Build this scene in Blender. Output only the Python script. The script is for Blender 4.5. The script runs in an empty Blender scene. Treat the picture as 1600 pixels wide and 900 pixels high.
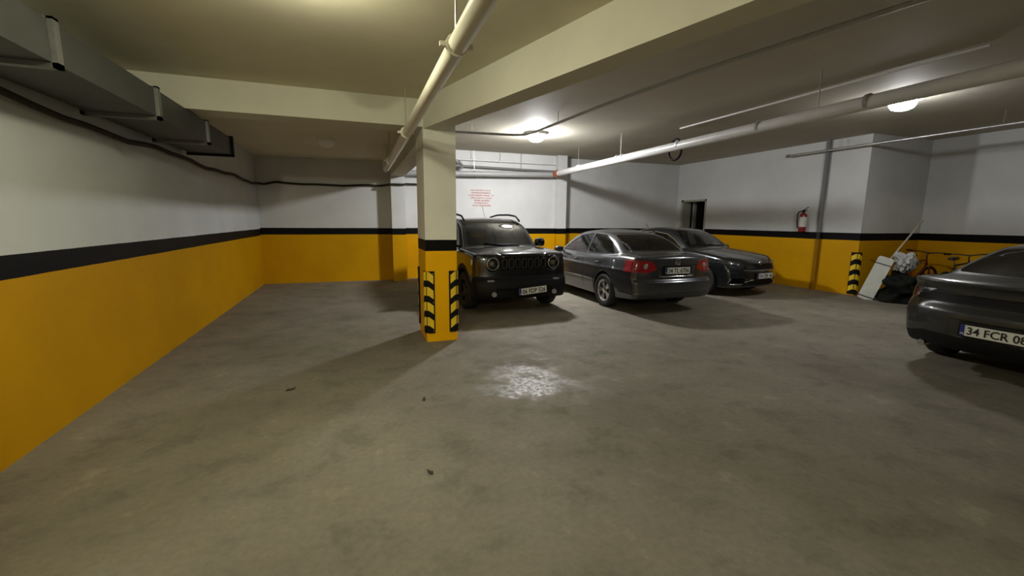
import bpy, bmesh, math, random
import numpy as np
from mathutils import Vector, Matrix
R = math.radians
random.seed(7); np.random.seed(7)
scn = bpy.context.scene
COL = scn.collection

# ------------------------------------------------------------------ camera
FPX, YAW, PITCH, ROLL, EYE = 680.0, R(19.55), R(8.853), R(-0.508), 1.62
fwd = Vector((math.sin(YAW)*math.cos(PITCH), math.cos(YAW)*math.cos(PITCH), -math.sin(PITCH)))
rgt = Vector((math.cos(YAW), -math.sin(YAW), 0)); dwn = fwd.cross(rgt)
c_, s_ = math.cos(ROLL), math.sin(ROLL)
r2 = c_*rgt + s_*dwn; d2 = -s_*rgt + c_*dwn
cam_d = bpy.data.cameras.new('camera'); cam = bpy.data.objects.new('camera', cam_d); COL.objects.link(cam)
cam_d.sensor_width = 36.0; cam_d.lens = 36.0*FPX/1600.0; cam_d.clip_start = 0.05; cam_d.clip_end = 100
mw = Matrix((r2, -d2, -fwd)).transposed().to_4x4(); mw.translation = (0, 0, EYE); cam.matrix_world = mw
scn.camera = cam

# ------------------------------------------------------------------ world, exposure
w = bpy.data.worlds.new('World'); scn.world = w; w.use_nodes = True
w.node_tree.nodes['Background'].inputs[0].default_value = (0.5, 0.5, 0.45, 1)
w.node_tree.nodes['Background'].inputs[1].default_value = 0.0
vs = scn.view_settings
vs.view_transform = 'Standard'; vs.look = 'None'; vs.gamma = 1.0; vs.use_curve_mapping = False
vs.exposure = 0.0
# lamps of the garage: (x, y, ceiling height, radiance, colour)
COOL = (1.0, 1.0, 1.02); WARM = (1.0, 0.96, 0.70)
LAMPS = [
    ('lit white dome lamp on the ceiling above the black off-roader', 3.82, 9.25, 3.53, 620.0, COOL),
    ('lit white dome lamp on the ceiling beyond the long drain pipe, before the recess', 7.95, 4.62, 3.53, 130.0, COOL),
    ('lit warm dome lamp on the lower ceiling between air duct and hanging pipe', -0.25, 3.02, 3.08, 135.0, WARM, 0.65),
    ('lit warm dome lamp on the lower ceiling at the end away from the column', -1.45, -3.4, 3.08, 640.0, WARM),
]

# ------------------------------------------------------------------ node helpers
def new_mat(name):
    m = bpy.data.materials.new(name); m.use_nodes = True
    nt = m.node_tree; return m, nt, nt.nodes['Principled BSDF']
def N(nt, t, **kw):
    n = nt.nodes.new(t)
    for k, v in kw.items(): setattr(n, k, v)
    return n
def ramp(nt, stops, interp='LINEAR'):
    n = N(nt, 'ShaderNodeValToRGB'); cr = n.color_ramp; cr.interpolation = interp
    while len(cr.elements) < len(stops): cr.elements.new(0.5)
    for e, (p, c) in zip(cr.elements, stops):
        e.position = p; e.color = (*c, 1) if len(c) == 3 else c
    return n
def noise(nt, scale, detail=4, rough=0.55, coord=None):
    n = N(nt, 'ShaderNodeTexNoise'); n.inputs['Scale'].default_value = scale
    n.inputs['Detail'].default_value = detail; n.inputs['Roughness'].default_value = rough
    if coord is not None: nt.links.new(coord, n.inputs['Vector'])
    return n
def mixc(nt, fac, a, b, blend='MIX'):
    n = N(nt, 'ShaderNodeMix', data_type='RGBA', blend_type=blend)
    for sock, v in ((n.inputs[0], fac), (n.inputs[6], a), (n.inputs[7], b)):
        if hasattr(v, 'links') or isinstance(v, bpy.types.NodeSocket): nt.links.new(v, sock)
        else: sock.default_value = v if not isinstance(v, tuple) or len(v) == 4 else (*v, 1)
    return n.outputs[2]
def bump(nt, b, h, strength, dist=0.01):
    n = N(nt, 'ShaderNodeBump'); n.inputs['Strength'].default_value = strength; n.inputs['Distance'].default_value = dist
    nt.links.new(h, n.inputs['Height']); nt.links.new(n.outputs[0], b.inputs['Normal'])

MATS = {}
def simple(name, col, rough=0.5, metal=0.0, coat=0.0, spec=0.5, var=0.0, scale=8.0, em=None):
    m, nt, b = new_mat(name)
    b.inputs['Roughness'].default_value = rough; b.inputs['Metallic'].default_value = metal
    b.inputs['Coat Weight'].default_value = coat; b.inputs['Coat Roughness'].default_value = 0.04
    b.inputs['Specular IOR Level'].default_value = spec
    co = N(nt, 'ShaderNodeTexCoord').outputs['Object']
    nz = noise(nt, scale, 4, 0.6, co)
    v = max(var, 0.04)
    rp = ramp(nt, [(0.3, tuple(c*(1-v) for c in col)), (0.7, tuple(min(1, c*(1+v)) for c in col))])
    nt.links.new(nz.outputs[0], rp.inputs[0]); nt.links.new(rp.outputs[0], b.inputs['Base Color'])
    if em:
        b.inputs['Emission Color'].default_value = (*em[0], 1); b.inputs['Emission Strength'].default_value = em[1]
    MATS[name] = m
    return m

WHITE = (0.60, 0.60, 0.58)
def paint_mat(name, z0, z1, white=WHITE, only_white=False, yk=1.0):
    """painted plaster: yellow below z0, black band z0..z1, off-white above"""
    m, nt, b = new_mat(name)
    geo = N(nt, 'ShaderNodeNewGeometry').outputs['Position']
    sep = N(nt, 'ShaderNodeSeparateXYZ'); nt.links.new(geo, sep.inputs[0])
    n1 = noise(nt, 1.3, 5, 0.6, geo); n2 = noise(nt, 25, 3, 0.6, geo)
    wob = N(nt, 'ShaderNodeMath', operation='MULTIPLY_ADD'); nt.links.new(n1.outputs[0], wob.inputs[0])
    wob.inputs[1].default_value = 0.016; nt.links.new(sep.outputs[2], wob.inputs[2])
    def step(z):
        g = N(nt, 'ShaderNodeMath', operation='GREATER_THAN'); nt.links.new(wob.outputs[0], g.inputs[0]); g.inputs[1].default_value = z+0.008
        return g.outputs[0]
    rw = ramp(nt, [(0.3, tuple(c*0.93 for c in white)), (0.7, tuple(c*1.05 for c in white))]); nt.links.new(n1.outputs[0], rw.inputs[0])
    if only_white:
        nt.links.new(rw.outputs[0], b.inputs['Base Color'])
    else:
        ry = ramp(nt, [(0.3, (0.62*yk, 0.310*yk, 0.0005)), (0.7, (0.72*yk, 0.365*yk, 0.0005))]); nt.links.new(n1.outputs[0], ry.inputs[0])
        c = mixc(nt, step(z0), ry.outputs[0], (0.0035, 0.0035, 0.004))
        c = mixc(nt, step(z1), c, rw.outputs[0])
        nt.links.new(c, b.inputs['Base Color'])
    b.inputs['Roughness'].default_value = 0.55 if not only_white else 0.75
    b.inputs['Specular IOR Level'].default_value = 0.12
    bump(nt, b, n2.outputs[0], 0.12, 0.004)
    MATS[name] = m; return m
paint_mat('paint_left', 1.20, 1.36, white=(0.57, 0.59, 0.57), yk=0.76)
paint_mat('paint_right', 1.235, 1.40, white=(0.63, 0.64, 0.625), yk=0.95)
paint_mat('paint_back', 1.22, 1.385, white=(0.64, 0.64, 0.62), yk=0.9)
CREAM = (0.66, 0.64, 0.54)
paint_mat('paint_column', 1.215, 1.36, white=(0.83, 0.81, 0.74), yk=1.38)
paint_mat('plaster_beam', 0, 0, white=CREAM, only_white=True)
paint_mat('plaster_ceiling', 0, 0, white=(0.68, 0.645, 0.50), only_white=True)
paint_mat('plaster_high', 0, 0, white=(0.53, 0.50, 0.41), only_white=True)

def floor_mat():
    m, nt, b = new_mat('concrete_floor')
    geo = N(nt, 'ShaderNodeNewGeometry').outputs['Position']
    n1 = noise(nt, 0.55, 6, 0.62, geo); n2 = noise(nt, 2.6, 7, 0.66, geo); n3 = noise(nt, 22, 4, 0.7, geo)
    r1 = ramp(nt, [(0.30, (0.165, 0.145, 0.108)), (0.50, (0.220, 0.198, 0.150)), (0.70, (0.265, 0.243, 0.190))]); nt.links.new(n1.outputs[0], r1.inputs[0])
    r2_ = ramp(nt, [(0.36, (0.74, 0.74, 0.73)), (0.48, (0.98, 0.98, 0.98)), (0.60, (1.0, 0.98, 0.95)), (0.70, (1.32, 1.31, 1.28))]); nt.links.new(n2.outputs[0], r2_.inputs[0])
    c = mixc(nt, 0.85, r1.outputs[0], r2_.outputs[0], 'MULTIPLY')
    r3 = ramp(nt, [(0.35, (0.82, 0.82, 0.82)), (0.6, (1, 1, 1))]); nt.links.new(n3.outputs[0], r3.inputs[0])
    c = mixc(nt, 0.8, c, r3.outputs[0], 'MULTIPLY')
    nt.links.new(c, b.inputs['Base Color'])
    rr = ramp(nt, [(0.35, (0.85, 0.85, 0.85)), (0.60, (0.72, 0.72, 0.72)), (0.75, (0.62, 0.62, 0.62))]); nt.links.new(n2.outputs[0], rr.inputs[0])
    # a trowelled, worn patch that shines (own outline, in floor coordinates)
    vm = N(nt, 'ShaderNodeVectorMath', operation='DISTANCE'); nt.links.new(geo, vm.inputs[0]); vm.inputs[1].default_value = (1.62, 3.95, 0)
    n4 = noise(nt, 3.1, 5, 0.7, geo)
    ad = N(nt, 'ShaderNodeMath', operation='MULTIPLY_ADD'); nt.links.new(n4.outputs[0], ad.inputs[0]); ad.inputs[1].default_value = 2.6; nt.links.new(vm.outputs['Value'], ad.inputs[2])
    mk_ = ramp(nt, [(0.30, (1, 1, 1)), (0.40, (0, 0, 0))]); dv = N(nt, 'ShaderNodeMath', operation='MULTIPLY'); nt.links.new(ad.outputs[0], dv.inputs[0]); dv.inputs[1].default_value = 0.2
    nt.links.new(dv.outputs[0], mk_.inputs[0])
    rg_ = ramp(nt, [(0.40, (0.36, 0.36, 0.36)), (0.62, (0.62, 0.62, 0.62))]); nt.links.new(n3.outputs[0], rg_.inputs[0])
    rf = mixc(nt, mk_.outputs[0], rr.outputs[0], rg_.outputs[0])
    nt.links.new(rf, b.inputs['Roughness'])
    b.inputs['Specular IOR Level'].default_value = 0.35
    bump(nt, b, n3.outputs[0], 0.25, 0.004)
    MATS['floor'] = m
floor_mat()

simple('bare_concrete', (0.20, 0.195, 0.18), 0.85, spec=0.2, var=0.15, scale=2)
simple('lamp_globe', (0.9, 0.9, 0.88), 0.4)
simple('lamp_base', (0.75, 0.74, 0.70), 0.45)
simple('duct_metal', (0.075, 0.080, 0.074), 0.5, 0.4, var=0.15, scale=3)
simple('duct_flange', (0.20, 0.20, 0.195), 0.4, 0.5, var=0.12, scale=12)
simple('dark_rubber', (0.006, 0.006, 0.006), 0.7, spec=0.2)
simple('cable_dark', (0.030, 0.024, 0.014), 0.7, spec=0.2)
simple('pvc_cream', (0.66, 0.63, 0.52), 0.35, var=0.06)
simple('pvc_white', (0.70, 0.70, 0.68), 0.32, var=0.06)
simple('pvc_grey', (0.36, 0.36, 0.35), 0.4, var=0.08)
simple('pvc_dark', (0.16, 0.16, 0.155), 0.45, var=0.08)
simple('pvc_orange', (0.36, 0.10, 0.045), 0.5, var=0.2)
simple('galvanised', (0.55, 0.55, 0.54), 0.30, 0.85, var=0.12, scale=20)
simple('clamp_steel', (0.45, 0.44, 0.42), 0.4, 0.8)
simple('guard_yellow', (0.90, 0.62, 0.03), 0.35, var=0.06)
simple('ext_red', (0.26, 0.012, 0.014), 0.3, coat=0.5)
simple('ext_label', (0.70, 0.69, 0.66), 0.45, var=0.08, scale=30)
simple('sign_red', (0.72, 0.30, 0.31), 0.7)
simple('frame_beige', (0.36, 0.35, 0.28), 0.5)
simple('door_leaf', (0.40, 0.39, 0.35), 0.5)
simple('dark_room', (0.03, 0.03, 0.03), 0.9)
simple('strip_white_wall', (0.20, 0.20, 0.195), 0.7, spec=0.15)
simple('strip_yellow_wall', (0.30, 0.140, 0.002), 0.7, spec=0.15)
simple('strip_black', (0.010, 0.010, 0.011), 0.6)
simple('panel_white', (0.62, 0.63, 0.56), 0.5, var=0.08)
simple('bag_grey', (0.42, 0.43, 0.41), 0.55, var=0.2)
simple('tarp_dark', (0.008, 0.009, 0.006), 0.8, spec=0.15, var=0.5, scale=6)
simple('bike_black', (0.02, 0.018, 0.016), 0.45)
simple('bike_red', (0.16, 0.020, 0.012), 0.4, coat=0.4)
simple('stick_wood', (0.50, 0.47, 0.38), 0.5, var=0.12)
simple('leaf_brown', (0.05, 0.035, 0.02), 0.8, var=0.3)
# cars
simple('paint_black_blue', (0.008, 0.009, 0.012), 0.22, 0.35, coat=1.0)
simple('paint_grey', (0.085, 0.088, 0.095), 0.28, 0.75, coat=1.0)
simple('paint_dark_green_grey', (0.030, 0.035, 0.037), 0.26, 0.7, coat=1.0)
simple('paint_mid_grey', (0.045, 0.045, 0.044), 0.32, 0.5, coat=0.6)
simple('plastic_black', (0.005, 0.005, 0.0055), 0.6, spec=0.25)
simple('gloss_black', (0.006, 0.006, 0.007), 0.12, coat=0.6)
simple('tyre', (0.014, 0.014, 0.014), 0.75)
simple('alloy', (0.60, 0.60, 0.61), 0.25, 0.9)
simple('alloy_dark', (0.05, 0.05, 0.055), 0.35, 0.8)
simple('chrome', (0.80, 0.80, 0.80), 0.08, 1.0)
simple('lamp_red', (0.30, 0.010, 0.016), 0.12, coat=1.0)
simple('lamp_red_dark', (0.06, 0.006, 0.008), 0.15, coat=1.0)
simple('lamp_clear', (0.35, 0.36, 0.37), 0.10, 0.3, coat=1.0)
simple('lamp_smoke', (0.035, 0.037, 0.04), 0.08, 0.2, coat=1.0)
simple('marker_white', (0.60, 0.60, 0.55), 0.2, coat=1.0)
simple('plate_white', (0.72, 0.73, 0.68), 0.4, em=None)
simple('plate_blue', (0.02, 0.03, 0.20), 0.4)
simple('plate_black', (0.008, 0.008, 0.008), 0.5)
simple('seat_cloth', (0.10, 0.095, 0.085), 0.85)
simple('interior_dark', (0.02, 0.02, 0.02), 0.7)
def glass_mat(name, tint):
    m = bpy.data.materials.new(name); m.use_nodes = True; nt = m.node_tree
    for n in list(nt.nodes): nt.nodes.remove(n)
    o = N(nt, 'ShaderNodeOutputMaterial'); mx = N(nt, 'ShaderNodeMixShader')
    t = N(nt, 'ShaderNodeBsdfTransparent'); g = N(nt, 'ShaderNodeBsdfGlossy'); fr = N(nt, 'ShaderNodeFresnel')
    t.inputs[0].default_value = (*tint, 1); g.inputs['Roughness'].default_value = 0.03; g.inputs[0].default_value = (1, 1, 1, 1)
    fr.inputs[0].default_value = 1.6
    nt.links.new(fr.outputs[0], mx.inputs[0]); nt.links.new(t.outputs[0], mx.inputs[1]); nt.links.new(g.outputs[0], mx.inputs[2]); nt.links.new(mx.outputs[0], o.inputs[0])
    MATS[name] = m
glass_mat('glass_clear', (0.62, 0.64, 0.62)); glass_mat('glass_tint', (0.16, 0.17, 0.17))

# ------------------------------------------------------------------ mesh helpers
def tag(o, label=None, cat=None, group=None, kind=None):
    if label: o['label'] = label
    if cat: o['category'] = cat
    if group: o['group'] = group
    if kind: o['kind'] = kind
    return o
def mk(name, V, F, mat, parent=None, smooth=False, auto=None):
    me = bpy.data.meshes.new(name)
    me.from_pydata([tuple(v) for v in V], [], [tuple(f) for f in F])
    if mat: me.materials.append(MATS[mat])
    if smooth: me.polygons.foreach_set('use_smooth', [True]*len(me.polygons))
    if auto: me.set_sharp_from_angle(angle=R(auto))
    me.update()
    o = bpy.data.objects.new(name, me); COL.objects.link(o)
    if parent: o.parent = parent
    return o
def empty(name, loc, rz=0.0, label=None, cat=None, group=None, kind=None):
    o = bpy.data.objects.new(name, None); COL.objects.link(o); o.location = loc; o.rotation_euler = (0, 0, rz); o.empty_display_size = 0.1
    return tag(o, label, cat, group, kind)
class MB:
    def __init__(s): s.V = []; s.F = []
    def add(s, V, F):
        n = len(s.V); s.V += [tuple(v) for v in V]; s.F += [tuple(i+n for i in f) for f in F]; return s
    def box(s, lo, hi, rot=None, loc=(0, 0, 0)):
        x0, y0, z0 = lo; x1, y1, z1 = hi
        V = [Vector(p) for p in ((x0,y0,z0),(x1,y0,z0),(x1,y1,z0),(x0,y1,z0),(x0,y0,z1),(x1,y0,z1),(x1,y1,z1),(x0,y1,z1))]
        if rot is not None: V = [rot @ v for v in V]
        V = [v + Vector(loc) for v in V]
        return s.add(V, [(0,3,2,1),(4,5,6,7),(0,1,5,4),(1,2,6,5),(2,3,7,6),(3,0,4,7)])
    def prism(s, poly, z0, z1):
        n = len(poly)
        a = sum(poly[i][0]*poly[(i+1)%n][1]-poly[(i+1)%n][0]*poly[i][1] for i in range(n))
        if a < 0: poly = poly[::-1]
        V = [(x, y, z0) for x, y in poly]+[(x, y, z1) for x, y in poly]
        F = [tuple(range(n-1, -1, -1)), tuple(range(n, 2*n))]+[(i, (i+1)%n, n+(i+1)%n, n+i) for i in range(n)]
        return s.add(V, F)
    def tube(s, path, r, seg=12, caps=True):
        P = [Vector(p) for p in path]; n = len(P); rr = r if isinstance(r, (list, tuple)) else [r]*n
        up = Vector((0.0123, 0.0271, 1)); V = []; F = []
        prev = None
        for i, p in enumerate(P):
            t = (P[min(i+1, n-1)]-P[max(i-1, 0)]).normalized()
            a = (prev if prev is not None else (up if abs(t.z) < 0.95 else Vector((1, 0.02, 0))))
            u = (a - t*a.dot(t)).normalized(); prev = u; v = t.cross(u)
            for k in range(seg):
                an = 2*math.pi*k/seg; V.append(p+(u*math.cos(an)+v*math.sin(an))*rr[i])
        for i in range(n-1):
            for k in range(seg):
                F.append((i*seg+k, i*seg+(k+1)%seg, (i+1)*seg+(k+1)%seg, (i+1)*seg+k))
        if caps: F.append(tuple(range(seg-1, -1, -1))); F.append(tuple(range((n-1)*seg, n*seg)))
        return s.add(V, F)
    def lathe(s, prof, seg=32, axis='z', loc=(0, 0, 0), closed=False):
        V = []; F = []; n = len(prof)
        for r, h in prof:
            for k in range(seg):
                a = 2*math.pi*k/seg; c, d = r*math.cos(a), r*math.sin(a)
                p = (c, d, h) if axis == 'z' else ((d, h, c) if axis == 'y' else (h, c, d))
                V.append((p[0]+loc[0], p[1]+loc[1], p[2]+loc[2]))
        for i in range(n if closed else n-1):
            j = (i+1) % n
            for k in range(seg): F.append((i*seg+k, i*seg+(k+1)%seg, j*seg+(k+1)%seg, j*seg+k))
        return s.add(V, F)
    def rbox(s, c, h, e=4.0, nu=20, nv=12, rot=None):
        """superellipsoid: centre, half sizes"""
        V = []; F = []
        sp = lambda v, p: math.copysign(abs(v)**p, v)
        for i in range(nv+1):
            th = -math.pi/2+math.pi*i/nv
            for k in range(nu):
                ph = 2*math.pi*k/nu
                v = Vector((h[0]*sp(math.cos(th), 2/e)*sp(math.cos(ph), 2/e), h[1]*sp(math.cos(th), 2/e)*sp(math.sin(ph), 2/e), h[2]*sp(math.sin(th), 2/e)))
                if rot is not None: v = rot @ v
                V.append(v+Vector(c))
        for i in range(nv):
            for k in range(nu): F.append((i*nu+k, i*nu+(k+1)%nu, (i+1)*nu+(k+1)%nu, (i+1)*nu+k))
        return s.add(V, F)
    def build(s, name, mat, parent=None, smooth=False, auto=None):
        return mk(name, s.V, s.F, mat, parent, smooth or bool(auto), auto)
def bend(path, rad=0.12, n=6):
    """round the corners of a polyline"""
    P = [Vector(p) for p in path]; out = [P[0]]
    for i in range(1, len(P)-1):
        a = (P[i-1]-P[i]); b = (P[i+1]-P[i]); d = min(rad, a.length*0.45, b.length*0.45)
        p0 = P[i]+a.normalized()*d; p1 = P[i]+b.normalized()*d
        for k in range(n+1):
            t = k/n; out.append((1-t)**2*p0+2*t*(1-t)*P[i]+t*t*p1)
    out.append(P[-1]); return out

# ------------------------------------------------------------------ the setting
XL, YF = -2.21, -5.0
HI, LO = 3.53, 3.08
def sbox(name, lo, hi, mat):
    return tag(MB().box(lo, hi).build(name, mat), kind='structure')
tag(MB().prism([(-2.6, YF-0.4), (13.2, YF-0.4), (13.2, 13.4), (-2.6, 13.4)], -0.2, 0.0).build('floor', 'floor'), kind='structure')
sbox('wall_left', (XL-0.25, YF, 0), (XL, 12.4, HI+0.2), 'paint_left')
sbox('wall_front', (XL-0.25, YF-0.25, 0), (13.2, YF, HI+0.2), 'bare_concrete')
tag(MB().prism([(XL, 12.10), (0.87, 12.10), (0.87, 11.80), (1.22, 11.80), (1.22, 12.28), (5.72, 12.28), (5.72, 12.10), (6.02, 12.10), (6.02, 12.60), (10.8, 12.60), (10.8, 13.3), (XL-0.25, 13.3), (XL-0.25, 12.4), (XL, 12.4)], 0, HI+0.2)
    .build('wall_back', 'paint_back'), kind='structure')
# right wall with the door opening, corner at y 6.6, recess beyond
XR, YC, XW = 10.55, 6.60, 12.62
DY0, DY1, DZ = 11.25, 12.38, 2.34
wr = MB()
wr.box((XR, YC, 0), (XR+0.30, DY0, HI+0.2)); wr.box((XR, DY1, 0), (XR+0.30, 12.60, HI+0.2)); wr.box((XR, DY0, DZ), (XR+0.30, DY1, HI+0.2))
tag(wr.build('wall_right', 'paint_right'), kind='structure')
sbox('wall_recess', (XR+0.30, YC, 0), (XW+0.25, YC+0.25, HI+0.2), 'paint_right')
sbox('wall_side', (XW, YF, 0), (XW+0.25, YC, HI+0.2), 'paint_right')
dr = MB(); dr.box((XR+0.30, DY0-0.15, 0), (XR+2.0, DY0-0.05, 2.6)); dr.box((XR+0.30, DY1+0.05, 0), (XR+2.0, DY1+0.15, 2.6)); dr.box((XR+2.0, DY0-0.15, 0), (XR+2.1, DY1+0.15, 2.6)); dr.box((XR+0.30, DY0-0.15, 2.5), (XR+2.0, DY1+0.15, 2.6))
tag(dr.build('wall_store', 'dark_room'), kind='structure')
# ceilings
BD = 0.2943                                   # skew of the beam: dx per -dy
bx = lambda y: 0.83+(5.69-y)*BD
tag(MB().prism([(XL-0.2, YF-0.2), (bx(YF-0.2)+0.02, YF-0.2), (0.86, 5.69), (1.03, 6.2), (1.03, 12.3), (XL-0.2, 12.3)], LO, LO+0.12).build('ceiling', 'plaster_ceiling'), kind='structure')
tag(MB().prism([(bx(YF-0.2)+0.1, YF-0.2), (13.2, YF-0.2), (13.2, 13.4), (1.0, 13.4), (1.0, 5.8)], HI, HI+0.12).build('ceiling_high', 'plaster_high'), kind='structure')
# beams
d_ = Vector((BD, -1, 0)).normalized(); nrm = Vector((1, BD, 0)).normalized()
p0 = Vector((0.83, 5.69, 0)); p1 = p0+d_*11.2
q0 = p0+nrm*0.24+d_*(-0.12); q1 = p1+nrm*0.24
tag(MB().prism([(p0.x, p0.y), (p1.x, p1.y), (q1.x, q1.y), (q0.x, q0.y)], 2.735, HI+0.05).build('ceiling_beam', 'plaster_beam'), kind='structure', label='slanting cream beam running from the column', )
tag(MB().box((XL, 5.69, 2.755), (0.826, 6.05, LO+0.05)).build('ceiling_beam', 'plaster_beam'), kind='structure', label='short cream beam from the column to the left wall')
tag(MB().box((0.88, 6.39, 2.72), (1.22, 11.80, HI+0.05)).build('ceiling_beam', 'plaster_beam'), kind='structure', label='beam from the column to the back wall')
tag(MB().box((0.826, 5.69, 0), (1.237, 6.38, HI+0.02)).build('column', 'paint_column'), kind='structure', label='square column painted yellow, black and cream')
# door
dr1 = empty('door_1', (XR, (DY0+DY1)/2, 0), kind='structure')
f = MB(); hy = (DY1-DY0)/2
f.box((-0.02, hy-0.10, 0), (0.30, hy, DZ)); f.box((-0.02, -hy, 0), (0.30, -hy+0.05, DZ)); f.box((-0.02, -hy, DZ-0.06), (0.30, hy, DZ))
f.build('door_frame', 'frame_beige', dr1)
lf = MB().box((0.31, -hy+0.01, 0.02), (1.15, -hy+0.055, DZ-0.08)).build('door_leaf', 'door_leaf', dr1)
MB().tube([(1.0, -hy+0.055, 1.05), (1.0, -hy+0.11, 1.05), (0.89, -hy+0.11, 1.05)], 0.01, 8).build('door_handle', 'clamp_steel', lf)
MB().box((0.40, hy-0.16, 0.0), (0.50, hy-0.08, DZ)).build('door_post', 'door_leaf', dr1)

# ------------------------------------------------------------------ lamps
def lamp(label, x, y, z, rad, colr, dk=1.0):
    t = empty('ceiling_lamp', (x, y, z), 0, label, 'lamp')
    MB().lathe([(0.0, 0.0), (0.235, 0.0), (0.235, -0.055), (0.215, -0.068), (0.0, -0.068)], 32).build('lamp_base', 'lamp_base', t, auto=40)
    m, nt, b = new_mat('lamp_glow'); b.inputs['Base Color'].default_value = (0.9, 0.9, 0.9, 1)
    em = N(nt, 'ShaderNodeTexNoise'); em.inputs['Scale'].default_value = 3
    b.inputs['Emission Color'].default_value = (*colr, 1); b.inputs['Emission Strength'].default_value = rad
    MATS['_g'] = m
    MB().lathe([(0.165, -0.068), (0.168, -0.068-0.03*dk), (0.16, -0.068-0.065*dk), (0.135, -0.068-0.10*dk), (0.08, -0.068-0.125*dk), (0.001, -0.068-0.135*dk)], 32).build('lamp_shade', '_g', t, smooth=True)
for a in LAMPS: lamp(*a)
t = empty('ceiling_lamp', (-0.46, 9.12, LO), 0, 'unlit dome lamp on the low ceiling behind the short beam', 'lamp')
MB().lathe([(0.0, 0.0), (0.165, 0.0), (0.165, -0.022), (0.15, -0.03), (0.0, -0.03)], 32).build('lamp_base', 'lamp_base', t, auto=40)
MB().lathe([(0.145, -0.03), (0.15, -0.05), (0.14, -0.085), (0.11, -0.118), (0.06, -0.138), (0.001, -0.145)], 32).build('lamp_shade', 'lamp_globe', t, smooth=True)

# ------------------------------------------------------------------ air duct
DX0, DX1, DB, DT = -2.12, -1.62, 2.50, 2.735
t = empty('air_duct', (DX1-0.25, 1.5, DB), 0, 'rectangular sheet metal air duct under the ceiling along the left wall', 'duct')
ys = [-4.6, -1.9, 0.8, 3.45, 4.86, 6.25, 7.33]
for a, b in zip(ys[:-1], ys[1:]):
    MB().box((DX0, a, DB), (DX1, b, DT), loc=(-t.location.x, -t.location.y, -t.location.z)).build('duct_section', 'duct_metal', t)
for y in ys[1:]:
    e = 0.03; m = MB(); th = 0.028
    for lo, hi in (((DX0-e, y-th, DB-e), (DX1+e, y+th, DB-0.001)), ((DX0-e, y-th, DT+0.001), (DX1+e, y+th, DT+0.015)), ((DX0-e, y-th, DB-e), (DX0-0.001, y+th, DT+0.015)), ((DX1+0.001, y-th, DB-e), (DX1+e, y+th, DT+0.015))):
        m.box(lo, hi, loc=(-t.location.x, -t.location.y, -t.location.z))
    m.build('flange', 'duct_flange' if y < 7 else 'dark_rubber', t)
for y in (-3.2, 0.0):
    m = MB()
    for x in (DX0-0.02, DX1+0.02): m.tube([(x-t.location.x, y-t.location.y, DB-0.03-t.location.z), (x-t.location.x, y-t.location.y, LO-t.location.z)], 0.006, 6)
    m.box((DX0-0.04, y-0.02, DB-0.03), (DX1+0.04, y+0.02, DB-0.001), loc=(-t.location.x, -t.location.y, -t.location.z))
    m.build('hanger', 'duct_flange', t)
# dark cable along left and back wall
pts = [(XL+0.06, y, 2.40+0.02*math.sin(y*2.1)+0.012*math.sin(y*5.3)) for y in np.arange(-4.5, 11.4, 0.35)]
pts += [(XL+0.07, 11.9, 2.43), (XL+0.16, 12.03, 2.42)]
pts += [(x, 12.035, 2.46+0.015*math.sin(x*2.3)+0.01*math.sin(x*6)) for x in np.arange(-1.8, 0.80, 0.3)] + [(0.83, 11.76, 2.49), (0.9, 11.745, 2.50), (1.20, 11.745, 2.50), (1.27, 12.2, 2.55), (1.9, 12.23, 2.56), (2.4, 12.23, 2.55)]
tag(MB().tube(bend(pts, 0.05, 2), 0.026, 8).build('cable_bundle', 'cable_dark', smooth=True), 'dark sagging cable bundle along the left and back walls', 'cable')

# ------------------------------------------------------------------ pipes
def pipe(name, label, path, r, mat, rad=0.14, cat='pipe', seg=20):
    o = Vector(path[0]); t = empty(name, o, 0, label, cat)
    loc = [tuple(Vector(p)-o) for p in path]
    MB().tube(bend(loc, rad), r, seg).build('pipe_run', mat, t, auto=50)
    return t
def ring(t, p, d, r, w, mat, name='coupling'):
    o = Vector(t.location); p = Vector(p)-o; d = Vector(d).normalized()
    return MB().tube([p-d*w/2, p+d*w/2], r, 20).build(name, mat, t, auto=50)
def rod(t, p, ztop, r=0.006, mat='clamp_steel', name='hanger_rod'):
    o = Vector(t.location)
    return MB().tube([Vector(p)-o, Vector((p[0], p[1], ztop))-o], r, 6).build(name, mat, t)
# pipe over the left bay
t = pipe('drain_pipe', 'cream drain pipe hung beside the column from the low ceiling', [(0.57, -4.5, 2.60), (0.60, 9.35, 2.60), (0.60, 9.35, LO)], 0.055, 'pvc_cream', 0.12)
for y in (0.0, 2.62, 5.3, 7.9):
    ring(t, (0.58, y, 2.60), (0, 1, 0), 0.064, 0.035, 'pvc_cream', 'clamp')
    rod(t, (0.58, y, 2.66), 2.755 if 5.69 < y < 6.05 else LO)
    MB().box((-0.095, -0.012, -0.012), (0.095, 0.012, 0.012), loc=Vector((0.58, y, 2.60))-Vector(t.location)).build('clamp_ear', 'pvc_cream', t)
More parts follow.
